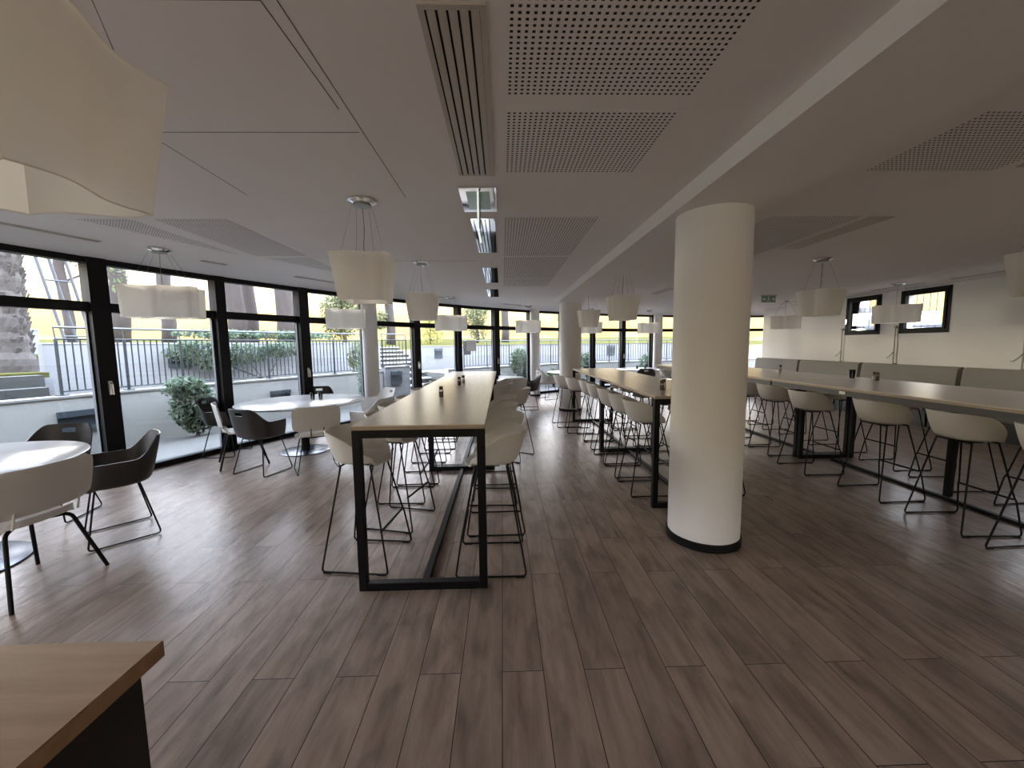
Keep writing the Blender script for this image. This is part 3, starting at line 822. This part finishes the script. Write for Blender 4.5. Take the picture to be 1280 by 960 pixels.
wa = make_armchair('white armchair at the far right side of the round table with glasses', M['white_shell'])
wa.location = (-2.12, 6.62, 0); wa.rotation_euler = (0, 0, face(-2.12, 6.62, -2.93, 5.83))
dup(wa, (-1.88, 5.55, 0), face(-1.88, 5.55, -2.93, 5.83), 'white armchair between the round table with glasses and the high table')
dup(wa, (1.25, 11.05, 0), face(1.25, 11.05, 2.0, 11.4), 'white armchair beside the slim far column')
ws = make_sidechair('white low-backed chair with sled legs seen from behind at the round table with glasses', M['white_shell'])
ws.location = (-2.35, 4.92, 0); ws.rotation_euler = (0, 0, face(-2.35, 4.92, -2.93, 5.83))
dup(ws, (.18, 8.62, 0), face(.18, 8.62, -.3, 9.4), 'white low-backed chair at the near side of the round table beyond the high tables')
dup(ws, (-.35, 8.40, 0), face(-.35, 8.4, -.3, 9.4), 'white low-backed chair behind the far end of the second high table')
dup(ws, (5.05, 11.75, 0), face(5.05, 11.75, 4.35, 12.2), 'white low-backed chair at the far right round table')
wf = make_sidechair('white chair with four black tube legs in the left foreground, back to the camera', M['white_shell'], four=True)
wf.location = (-3.10, 2.50, 0); wf.rotation_euler = (0, 0, radians(176))
dup(wf, (-3.46, 5.24, 0), radians(36), 'white chair with four black legs seen side on, left of the charcoal armchair')

# ------------------------------------------------------------------ small things on the tables
def shaker(x, y, z, label, kind, group='salt and pepper grinders'):
    t = thing('%s_grinder' % kind, label, 'grinder', (x, y, z), 0, group)
    bm = bmesh.new(); lathe(bm, [(.020, 0), (.0205, .004), (.0205, .062), (.014, .075)], 20); obj('glass_body', bm, M['cup'], t, smooth=True)
    bm = bmesh.new(); lathe(bm, [(.0175, .004), (.0175, .055)], 16); sharp(obj('filling', bm, M['pepper'] if kind == 'pepper' else M['salt'], t))
    bm = bmesh.new(); lathe(bm, [(.0145, .074), (.0185, .078), (.0185, .10), (.014, .104)], 20); sharp(obj('cap', bm, M['cap'], t))
shaker(-.565, 3.62, 1.05, 'dark pepper grinder standing alone on the nearest high table', 'pepper')
shaker(-.515, 4.70, 1.05, 'dark pepper grinder at the joint of the two left high tables', 'pepper')
shaker(-.49, 4.93, 1.05, 'white salt grinder behind the pepper grinder at the table joint', 'salt')
shaker(1.60, 3.92, 1.05, 'pepper grinder on the middle high table next to the thick column', 'pepper')
shaker(1.66, 4.02, 1.05, 'salt grinder on the middle high table next to the thick column', 'salt')
shaker(4.42, 4.55, 1.05, 'pepper grinder on the right high table', 'pepper')
shaker(4.45, 4.62, 1.05, 'salt grinder on the right high table behind the pepper', 'salt')
shaker(4.5, 6.3, 1.05, 'salt grinder on the far half of the right high table', 'salt')
def glass(x, y, z, label, h=.11):
    bm = bmesh.new(); lathe(bm, [(.026, 0), (.034, h)], 20, cap=False)
    bm.faces.new([v for v in sorted(bm.verts, key=lambda v: v.co.z)[:20]])
    bmesh.ops.recalc_face_normals(bm, faces=bm.faces[:]); bmesh.ops.solidify(bm, geom=bm.faces[:], thickness=.0025)
    o = obj('drinking_glass', bm, M['cup'], None, smooth=True, loc=(x, y, z+.0005)); tag(o, label, 'glass', 'drinking glasses')
glass(-2.86, 5.98, .74, 'clear glass on the round table by the glass front, left of two')
glass(-2.76, 6.02, .74, 'clear glass on the round table by the glass front, right of two')
glass(-.12, 9.0, .74, 'clear glass on the round table beyond the high tables')
glass(4.15, 12.1, .74, 'clear glass on the far right round table, left of two')
glass(4.42, 12.15, .74, 'clear glass on the far right round table, right of two')
glass(4.45, 4.92, 1.05, 'small clear glass on the right high table')
glass(4.4, 7.2, 1.05, 'small clear glass at the far end of the right high table')

# ------------------------------------------------------------------ counter in the lower left corner
t = thing('counter', 'dark counter with oak top in the lower left corner', 'counter', (-1.6, 0, 0))
obj('countertop', bevel_box(-.9, .932, -1.2, .738, .922, .955, .002), M['oak'], t)
obj('counter_body', bevel_box(-.88, .905, -1.15, .715, 0, .922, .003), M['counter_side'], t)

# ------------------------------------------------------------------ upholstered bench along the right wall
ysb = [12.3, 10.45, 8.62, 6.68, 4.75, 2.85]
for i, (a, b) in enumerate(zip(ysb, ysb[1:])):
    L = (a-b)/2-.012
    t = thing('bench', 'grey upholstered bench unit, %s' % ['farthest of the row, by the glass front', 'second from the far end, under the farthest small window',
          'under the middle small window', 'between the middle window and the picture edge', 'at the right edge of the picture'][i], 'bench', (7.7, (a+b)/2, 0), 0, 'grey bench units along the right wall')
    bm = bmesh.new(); add_box(bm, .20, .34, -L, L, .40, 1.045)
    for v in bm.verts:
        if v.co.z > 1 : v.co.x += .06
    bmesh.ops.bevel(bm, geom=bm.edges[:], offset=.03, segments=4, affect='EDGES'); sharp(obj('backrest', bm, M['grey_fabric'], t), 40)
    bm = bmesh.new(); add_box(bm, -.35, .27, -L, L, .30, .46); bmesh.ops.bevel(bm, geom=bm.edges[:], offset=.03, segments=4, affect='EDGES'); sharp(obj('seat_cushion', bm, M['grey_fabric'], t), 40)
    bm = bmesh.new(); add_box(bm, -.28, .34, -L+.01, L-.01, 0, .31); obj('plinth', bm, M['counter_side'], t)

# paper notices taped to the glass
def notice(a, rr, z0, z1, w, m, label):
    p = pol(a, rr); o = obj('paper_notice', bevel_box(-w/2, w/2, -.001, .001, 0, z1-z0, .0004, 1), m, None, loc=(p[0], p[1], z0))
    o.rotation_euler = (0, 0, radians(a-90)); tag(o, label, 'notice', 'paper notices on the glass')
notice(134.85, R0-.02, 1.38, 1.66, .34, M['paper'], 'white paper notice taped to the glass beyond the left high tables')
notice(135.35, R0-.012, 1.28, 1.65, .26, M['greypaper'], 'grey paper notice on the glass beside the white one')

# ------------------------------------------------------------------ outdoors
def strip(name, a0, a1, r0, r1, z0, z1, n, m, kind='structure', **k):
    bm = bmesh.new(); arc_strip(bm, a0, a1, r0, r1, z0, z1, n, **k)
    o = obj(name, bm, m)
    if kind: o['kind'] = kind
    return o
# ground of the patio
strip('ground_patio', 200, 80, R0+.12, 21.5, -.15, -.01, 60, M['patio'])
def rim(name, a0, a1, r, z, label, m, coping=True, zlow=-.01, th=.2, cat='wall', n=40, step=None):
    t = thing(name, label, cat, pol((a0+a1)/2, r), 0); t['kind'] = 'structure'
    inv = Matrix.Translation(Vector(t.location)).inverted()
    bm = bmesh.new(); arc_strip(bm, a0, a1, r, r+th, zlow, z-.03, n); bmesh.ops.transform(bm, matrix=inv, verts=bm.verts[:]); obj('wall_body', bm, m, t)
    bm = bmesh.new(); arc_strip(bm, a0, a1, r-.015, r+th+.015, z-.03, z, n); bmesh.ops.transform(bm, matrix=inv, verts=bm.verts[:]); obj('coping', bm, M['coping'], t)
    return t
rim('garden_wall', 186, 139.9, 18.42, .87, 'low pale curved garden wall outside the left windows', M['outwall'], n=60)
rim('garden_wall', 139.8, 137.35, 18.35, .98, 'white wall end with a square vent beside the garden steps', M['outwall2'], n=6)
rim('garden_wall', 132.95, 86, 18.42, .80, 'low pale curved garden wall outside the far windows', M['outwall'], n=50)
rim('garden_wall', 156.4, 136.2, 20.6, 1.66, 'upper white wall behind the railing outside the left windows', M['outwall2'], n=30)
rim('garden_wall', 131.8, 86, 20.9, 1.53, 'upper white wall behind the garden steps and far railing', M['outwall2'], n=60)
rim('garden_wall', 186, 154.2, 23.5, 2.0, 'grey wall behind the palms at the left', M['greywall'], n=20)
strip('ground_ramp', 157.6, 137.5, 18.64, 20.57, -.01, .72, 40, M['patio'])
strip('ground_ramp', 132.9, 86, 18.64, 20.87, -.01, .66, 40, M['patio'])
def lawnz(r): return 1.40+max(0, r-21)*.024
bm = bmesh.new(); gr = [21.13, 22, 24, 27, 31, 36, 45, 60, 80]; rings = []
for r in gr: rings.append([bm.verts.new(pol(205-130*i/130, max(r, 23.75) if 205-130*i/130 > 154.1 else max(r, 22.6) if 131 < 205-130*i/130 < 137 else r, lawnz(r))) for i in range(131)])
for a, b in zip(rings, rings[1:]):
    for i in range(130):
        if (a[i].co-b[i].co).length > 1e-4 or (a[i+1].co-b[i+1].co).length > 1e-4: bm.faces.new((a[i], b[i], b[i+1], a[i+1]))
tag(obj('lawn', bm, M['grass']), 'bright grass bank rising beyond the garden walls', 'grass', kind='stuff')
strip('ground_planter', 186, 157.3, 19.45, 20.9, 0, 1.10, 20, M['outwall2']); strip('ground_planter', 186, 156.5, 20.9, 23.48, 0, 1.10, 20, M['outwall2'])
strip('ground_grass', 186, 157.4, 19.45, 20.9, 1.10, 1.18, 20, M['grass']); strip('ground_grass', 186, 156.6, 20.9, 23.48, 1.10, 1.18, 20, M['grass'])
for i, (r, z, l) in enumerate(((18.9, .98, 'lower weathered stone terrace step below the palms'), (19.18, 1.15, 'upper weathered stone terrace step below the palms'))):
    tag(strip('stone_step', 186, 157.85+.2*(1-i), r, r+.26, 0, z, 20, M['stone'], kind=None), l, 'stone step', 'terrace steps by the palms')
def step(a0, a1, r0, r1, z0, z1, name, label, cat, group):
    p = pol((a0+a1)/2, (r0+r1)/2); t = thing(name, label, cat, (p[0], p[1], z0), 0, group); inv = Matrix.Translation(Vector(t.location)).inverted()
    bm = bmesh.new(); arc_strip(bm, a0, a1, r0+.04, r1, z0, z1-.045, 4); bmesh.ops.transform(bm, matrix=inv, verts=bm.verts[:]); obj('riser', bm, M['stone'], t)
    bm = bmesh.new(); arc_strip(bm, a0, a1, r0, r1, z1-.045, z1, 4); bmesh.ops.transform(bm, matrix=inv, verts=bm.verts[:]); obj('tread', bm, M['coping'], t)
for i in range(5):
    step(137.2, 133.1, 18.35+.44*i, 18.35+.44*i+.43, 0, .17*(i+1), 'garden_step',
        'pale stone garden step, %s of the lower flight' % ['bottom', 'second', 'middle', 'fourth', 'top'][i], 'garden step', 'lower flight of garden steps')
for i in range(5):
    step(136.1, 132.0, 20.6+.38*i, 20.6+.38*i+.37, 0, .86+.13*(i+1), 'garden_step',
        'pale stone garden step, %s of the upper flight' % ['bottom', 'second', 'middle', 'fourth', 'top'][i], 'garden step', 'upper flight of garden steps')

def railing(a0, a1, r, z0, z1, zh, label, n, post_every=9):
    t = thing('railing', label, 'railing', pol((a0+a1)/2, r, 0), 0, 'dark metal garden railings'); o = Vector(t.location)
    def P(a, z, dr=0): return Vector(pol(a, r+dr, z))-o
    A = [a0+(a1-a0)*i/n for i in range(n+1)]
    for z, nm, rad, dr in ((z0+.06, 'bottom_rail', .012, 0), (z1, 'top_rail', .014, 0), (zh, 'handrail', .02, .03)):
        obj(nm, tube_bm([P(a, z, dr) for a in A], rad, 6), M['handrail'] if nm == 'handrail' else M['rail'], t)
    for i, a in enumerate(A):
        if i % post_every == 0:
            bm = bmesh.new(); tube(bm, [P(a, z0), P(a, z1)], .020, 6); tube(bm, [P(a, z1), P(a, zh, .03)], .010, 6)
            c = P(a, z0); add_box(bm, c.x-.05, c.x+.05, c.y-.05, c.y+.05, z0, z0+.015)
            obj('post', bm, M['rail'], t)
        else: obj('baluster', tube_bm([P(a, z0+.06), P(a, z1)], .0095, 6), M['rail'], t)
railing(158.1, 141.3, 18.52, .87, 1.68, 1.85, 'dark railing with thin bars on the garden wall outside the left windows', 64, 9)
railing(139.8, 137.45, 18.45, .98, 1.70, 1.86, 'short dark railing beside the garden steps', 7, 7)
railing(130.8, 98, 18.52, .80, 1.53, 1.68, 'long dark railing outside the far windows', 90, 8)

def vent_box(a, r, z, w, h, label):
    p = pol(a, r); t = thing('wall_vent', label, 'wall vent', (p[0], p[1], z), radians(a-90), 'slate-coloured square wall vents')
    bm = bmesh.new(); add_box(bm, -w/2, w/2, -.02, .0, -h/2, h/2); obj('recess', bm, M['vent'], t)
    bm = bmesh.new(); add_box(bm, -w/2, w/2, -.05, -.02, h*.22, h/2); add_box(bm, -w/2, w/2, -.035, -.02, -h/2, -h*.3)
    obj('flap', bm, M['ventlight'], t)
vent_box(150.76, 20.6, 1.33, .46, .44, 'square vent in the upper white wall behind the second window')
vent_box(157.5, 18.42, .50, .62, .30, 'dark rectangular vent low in the garden wall at the far left')
vent_box(148.2, 18.42, .48, .42, .26, 'dark vent low in the garden wall behind the left round table')
vent_box(138.75, 18.35, .66, .34, .36, 'square vent in the white wall end beside the steps')
vent_box(129.4, 20.9, 1.25, .32, .36, 'square vent in the white wall above the garden steps')
vent_box(105.6, 20.9, 1.22, .42, .46, 'grey square vent behind the far railing')

def leaves(n, shape, size, mname, seed, name='foliage', parent=None, flat=0.):
    rnd = random.Random(seed); bm = bmesh.new()
    for _ in range(n):
        c = shape(rnd)
        a = Vector((rnd.gauss(0, 1), rnd.gauss(0, 1), rnd.gauss(0, 1)*(1-flat)+flat)).normalized()
        b = a.cross(Vector((rnd.gauss(0, 1), rnd.gauss(0, 1), rnd.gauss(0, 1)))).normalized()
        s = size*rnd.uniform(.6, 1.3); e = b*s; f = a.cross(b)*s*.45
        c = Vector(c)
        bm.faces.new([bm.verts.new(v) for v in (c-e, c-f*.9, c+e, c+f*.9)])
    me = bpy.data.meshes.new(name); bm.to_mesh(me); bm.free(); me.materials.append(M[mname])
    o = bpy.data.objects.new(name, me); COL.objects.link(o)
    if parent: o.parent = parent
    return o
def blob(cx, cy, cz, rx, ry, rz):
    def f(r):
        while True:
            v = Vector((r.uniform(-1, 1), r.uniform(-1, 1), r.uniform(-1, 1)))
            if .25 < v.length < 1: return (cx+v.x*rx, cy+v.y*ry, cz+v.z*rz)
    return f
def blobs(lst):
    fs = [blob(*l) for l in lst]; w = [l[3]*l[4]*l[5] for l in lst]
    return lambda r: r.choices(fs, w)[0](r)
def shrub(a, r, z0, lst, n, size, mname, label, cat='shrub', group='garden shrubs', stems=4):
    p = pol(a, r); t = thing('shrub', label, cat, (p[0], p[1], z0), radians(a-90), group)
    leaves(n, blobs(lst), size, mname, int(a*100), parent=t)
    bm = bmesh.new(); rnd = random.Random(int(a*77))
    for i in range(stems):
        l = lst[i % len(lst)]
        tube(bm, [(rnd.uniform(-.05, .05), rnd.uniform(-.05, .05), 0), (l[0]*.5+rnd.uniform(-.05, .05), l[1]*.5, l[2]*.5), (l[0], l[1], l[2])], .014, 5, .005)
    obj('stem', bm, M['bark'], t)
shrub(153.6, 18.12, 0, [(0, 0, .56, .36, .15, .44), (-.12, 0, .86, .32, .16, .2), (.06, 0, .22, .26, .13, .18)], 2200, .05, 'leaf', 'round green bush growing against the garden wall behind the second window')
shrub(146.3, 20.28, .72, [(-1.4, 0, .72, .6, .16, .26), (-.5, .0, .66, .7, .16, .26), (.5, 0, .75, .7, .16, .2), (-1.0, 0, .5, .5, .15, .2), (-1.2, -.55, 1.12, .8, .25, .10), (0, -.55, 1.12, .9, .25, .10), (.8, -.55, 1.1, .7, .25, .09)], 4200, .06, 'leaf', 'ivy hedge spilling over the upper wall behind the railing')
shrub(142.9, 17.9, 0, [(0, 0, .9, .12, .12, .75)], 500, .045, 'leaf', 'slender pale green plant outside beside the slim column')
shrub(124.6, 18.05, 0, [(0, 0, .95, .40, .2, .50), (.2, 0, .45, .3, .2, .35)], 1700, .07, 'leaf', 'tall green bush by the garden wall beyond the left high tables')
shrub(114.9, 18.0, 0, [(0, 0, .85, .38, .2, .40), (.15, 0, .5, .25, .2, .3)], 800, .07, 'leaf', 'green bush against the garden wall right of the far thick column')
shrub(105.6, 18.0, 0, [(0, 0, .75, .45, .2, .40), (.3, 0, .4, .3, .2, .4)], 900, .07, 'leaf', 'pale green bush against the garden wall at the far right')
shrub(120.2, 17.9, 0, [(0, 0, .35, .3, .2, .3)], 400, .06, 'leafd', 'small low plant outside by the slim far column')
shrub(140.4, 19.2, .72, [(0, 0, .5, .35, .3, .5)], 900, .06, 'leafd', 'dull green bush behind the short railing')

def tree(a, r, h, rad, lean, crown, n, size, mname, label, m='bark', z0=None, group='trees beyond the garden'):
    z = lawnz(r)+.02 if z0 is None else z0
    p = pol(a, r); t = thing('tree', label, 'tree', (p[0], p[1], z), radians(a-90), group)
    bm = bmesh.new(); pts = [(lean*k/8*h+.04*sin(k*1.7), .03*cos(k*2.1), h*k/8) for k in range(9)]
    tube(bm, pts, rad, 14, rad*.75)
    rnd = random.Random(int(a*31))
    for v in bm.verts:
        q = rnd.uniform(.93, 1.07); v.co.x = v.co.x*q if abs(v.co.x) < rad*1.5 else v.co.x+rnd.uniform(-.02, .02)
    obj('trunk', bm, M[m], t, smooth=True)
    if crown:
        leaves(n, blobs(crown), size, mname, int(a*100)+5, parent=t)
        bm = bmesh.new()
        for i, l in enumerate(crown):
            tube(bm, [(lean*h*.7, 0, min(h, l[2])*.8), (l[0]*.6, l[1]*.6, l[2]*.95), (l[0], l[1], l[2])], rad*.3, 6, rad*.08)
        obj('branch', bm, M[m], t)
tree(147.9, 28, 8, .27, .03, [(1.6, 0, 5.2, 1.3, 1, .6), (3.2, 0, 4.9, 1.2, 1, .5)], 700, .12, 'leafd', 'dark tree trunk behind the second window left of the wide lamp')
tree(142.38, 34, 8, .30, .01, [(0, 0, 7.5, 2.0, 1, .8)], 400, .15, 'leafd', 'tree trunk in the sun glow behind the wide lamp')
tree(142.1, 26, 8, .30, -.03, None, 0, 0, 'leaf', 'thick straight trunk, left of three behind the third window')
tree(140.3, 27, 8, .22, -.02, None, 0, 0, 'leaf', 'thinner straight trunk, middle of three behind the third window')
tree(139.3, 25, 8, .33, .0, None, 0, 0, 'leaf', 'thick straight trunk, right of three behind the third window')
tree(133.3, 26, 2.2, .09, 0, [(0, 0, 1.5, .95, .7, 1.1), (.2, 0, 2.2, .7, .5, .5), (-.4, 0, .7, .5, .4, .5)], 2600, .085, 'leafd', 'green tree with a low crown behind the fourth window')
tree(125.3, 30, 7, .26, 0, [(-.5, 0, 2.9, .5, .5, .6), (-.5, 0, 1.4, .45, .4, .6)], 900, .10, 'leafd', 'tree with pale trunk seen right of the slim column')
tree(119.3, 32, 1.6, .07, 0, [(0, 0, .7, .95, .7, .8), (.1, 0, 1.4, .7, .6, .6)], 1300, .10, 'leafy', 'yellow-green bushy tree above the white garden wall')
tree(112.0, 34, 2.6, .12, 0, [(-.1, 0, 2.1, 1.0, .8, 1.0), (.1, 0, .9, .8, .6, .7)], 1800, .11, 'leafd', 'round green tree above the paper notice')
tree(107.1, 36, 7, .32, 0, [(0, 0, 6.5, 1.6, 1, .5)], 400, .14, 'leafy', 'pale bare trunk beyond the far railing')
tree(95.0, 42, 4, .14, 0, [(0, 0, 2.4, 2.0, 1, .9)], 700, .16, 'leafy', 'sunlit yellow tree seen right of the far thick column')
tree(151.4, 26, 6, .12, .0, [(.2, 0, 3.2, .9, .7, .9), (-.6, 0, 3.9, .9, .7, .7), (.9, 0, 2.3, .5, .5, .6)], 800, .09, 'leafd', 'leafy tree behind the leftmost window, right of the lattice mast')
tree(163.0, 27, 6, .12, .0, [(.2, 0, 3.0, 1.0, .7, 1.6)], 700, .09, 'leafy', 'yellow leafy tree at the left edge behind the palms')
# palms
def palm(a, r, z0, rad, h, label):
    p = pol(a, r); t = thing('palm_tree', label, 'palm tree', (p[0], p[1], z0), radians(a-90), 'shaggy palm trunks at the left')
    bm = bmesh.new(); prof = []
    for k in range(40):
        z = h*k/39; q = rad*(1.35-.35*smooth01(z/.5))*(1.0+.05*((k % 3)-1))
        prof.append((q, z))
    lathe(bm, prof, 36)
    rnd = random.Random(int(a))
    for v in bm.verts: v.co.x *= rnd.uniform(.965, 1.035); v.co.y *= rnd.uniform(.965, 1.035)
    obj('trunk', bm, M['palmbark'], t)
    bm = bmesh.new()      # cut leaf bases around the trunk
    for k in range(420):
        z = rnd.uniform(.25, h-.1); th = rnd.uniform(0, 2*pi); q = rad*.95
        b = Vector((q*cos(th), q*sin(th), z)); d = Vector((cos(th)*.38, sin(th)*.38, .9)).normalized(); s = Vector((-sin(th), cos(th), 0))*.035
        e = b+d*rnd.uniform(.07, .17)
        vs = [bm.verts.new(v) for v in (b-s, b+s, e+s*.5, e-s*.5)]; bm.faces.new(vs)
        w = d.cross(s).normalized()*.02
        v2 = [bm.verts.new(v.co+w) for v in vs]; bm.faces.new(v2[::-1])
        for i in range(4): bm.faces.new((vs[i], vs[(i+1) % 4], v2[(i+1) % 4], v2[i]))
    obj('leaf_bases', bm, M['palmbark'], t)
palm(157.75, 20.3, 1.17, .22, 4.2, 'thick shaggy palm trunk at the left edge')
palm(156.6, 21.3, 1.17, .17, 4.2, 'thinner palm trunk just right of the thick one')
# lattice mast leaning beyond the leftmost window
p = pol(153.9, 22.9); t = thing('lattice_mast', 'slanted grey metal lattice mast behind the leftmost window', 'mast', (p[0], p[1], 1.53), radians(153.9-90))
for i, dx in enumerate((-.22, 0, .22)):
    obj('mast_pole', tube_bm([(dx+.35, .1*(i == 1), 0), (dx-.55, .1*(i == 1), 5.5)], .03, 8), M['mast'], t)
bm = bmesh.new()
for k in range(9):
    z = .6*k+.3; x = .35-.9*z/5.5
    tube(bm, [(x-.22, 0, z), (x+.22, 0, z)], .02, 6)
obj('rung', bm, M['mast'], t)

# ------------------------------------------------------------------ outside the right wall windows: pale neighbouring wall and grille
bm = bmesh.new(); add_box(bm, 10.6, 10.8, -3, 12.2, 0, 1.95); struct(obj('wall_neighbour', bm, M['outwall2']))
bm = bmesh.new(); add_box(bm, 8.55, 10.6, -3, 12.0, 1.2, 1.3); struct(obj('ground_lightwell', bm, M['stone']))
t = thing('window_grille', 'fence of thin upright bars seen through the small windows', 'fence', (9.9, 8, 1.3))
for k in range(60): obj('bar', tube_bm([(0, -4.2+k*.15, 0), (0, -4.2+k*.15, 1.35)], .008, 5), M['rail'], t)
obj('bottom_rail', tube_bm([(0, -4.3, .55), (0, 4.8, .55)], .014, 6), M['rail'], t); obj('top_rail', tube_bm([(0, -4.3, 1.33), (0, 4.8, 1.33)], .014, 6), M['rail'], t)

# ------------------------------------------------------------------ sky
w = bpy.data.worlds.new('world'); SC.world = w; w.use_nodes = True; nt = w.node_tree; nt.nodes.clear()
L = nt.links.new; N = nt.nodes.new
o = N('ShaderNodeOutputWorld'); bg = N('ShaderNodeBackground'); tc = N('ShaderNodeTexCoord'); sp = N('ShaderNodeSeparateXYZ')
L(tc.outputs['Generated'], sp.inputs[0])
rp = N('ShaderNodeValToRGB'); e = rp.color_ramp.elements
e[0].position = 0.; e[0].color = (.20, .165, .115, 1); e[1].position = .8; e[1].color = (1.1, 1.3, 1.7, 1)
for pos, c in ((.02, (.20, .135, .055, 1)), (.09, (.27, .20, .095, 1)), (.17, (.44, .385, .31, 1)), (.25, (1.32, 1.27, 1.30, 1)), (.35, (1.85, 1.85, 2.08, 1)), (.5, (1.5, 1.62, 2.0, 1))):
    q = e.new(pos); q.color = c
ns = N('ShaderNodeTexNoise'); ns.inputs['Scale'].default_value = 9; ns.inputs['Detail'].default_value = 6
mp = N('ShaderNodeMapping'); mp.inputs['Scale'].default_value = (1, 1, 2.5); L(tc.outputs['Generated'], mp.inputs[0]); L(mp.outputs[0], ns.inputs['Vector'])
ml = N('ShaderNodeMath'); ml.operation = 'MULTIPLY_ADD'; ml.inputs[1].default_value = .09; ml.inputs[2].default_value = -.045
L(ns.outputs['Fac'], ml.inputs[0]); ad = N('ShaderNodeMath'); L(sp.outputs['Z'], ad.inputs[0]); L(ml.outputs[0], ad.inputs[1])
L(ad.outputs[0], rp.inputs[0]); L(rp.outputs[0], bg.inputs[0]); L(bg.outputs[0], o.inputs[0])
bg.inputs['Strength'].default_value = 1.6
sd = bpy.data.lights.new('sun', 'SUN'); sd.energy = .55; sd.angle = radians(14); sd.color = (1, .86, .70)
so = bpy.data.objects.new('sun', sd); COL.objects.link(so); so.rotation_euler = Vector((-34, 38, 3.2)).to_track_quat('Z', 'Y').to_euler()
SC.view_settings.view_transform = 'Standard'; SC.view_settings.look = 'None'; SC.view_settings.gamma = 1; SC.view_settings.use_curve_mapping = False
SC.view_settings.exposure = 2.95
SC.cycles.max_bounces = 10; SC.cycles.diffuse_bounces = 8; SC.cycles.glossy_bounces = 4; SC.cycles.transparent_max_bounces = 12; SC.cycles.transmission_bounces = 6
SC.cycles.caustics_reflective = False; SC.cycles.caustics_refractive = False; SC.cycles.sample_clamp_indirect = 6
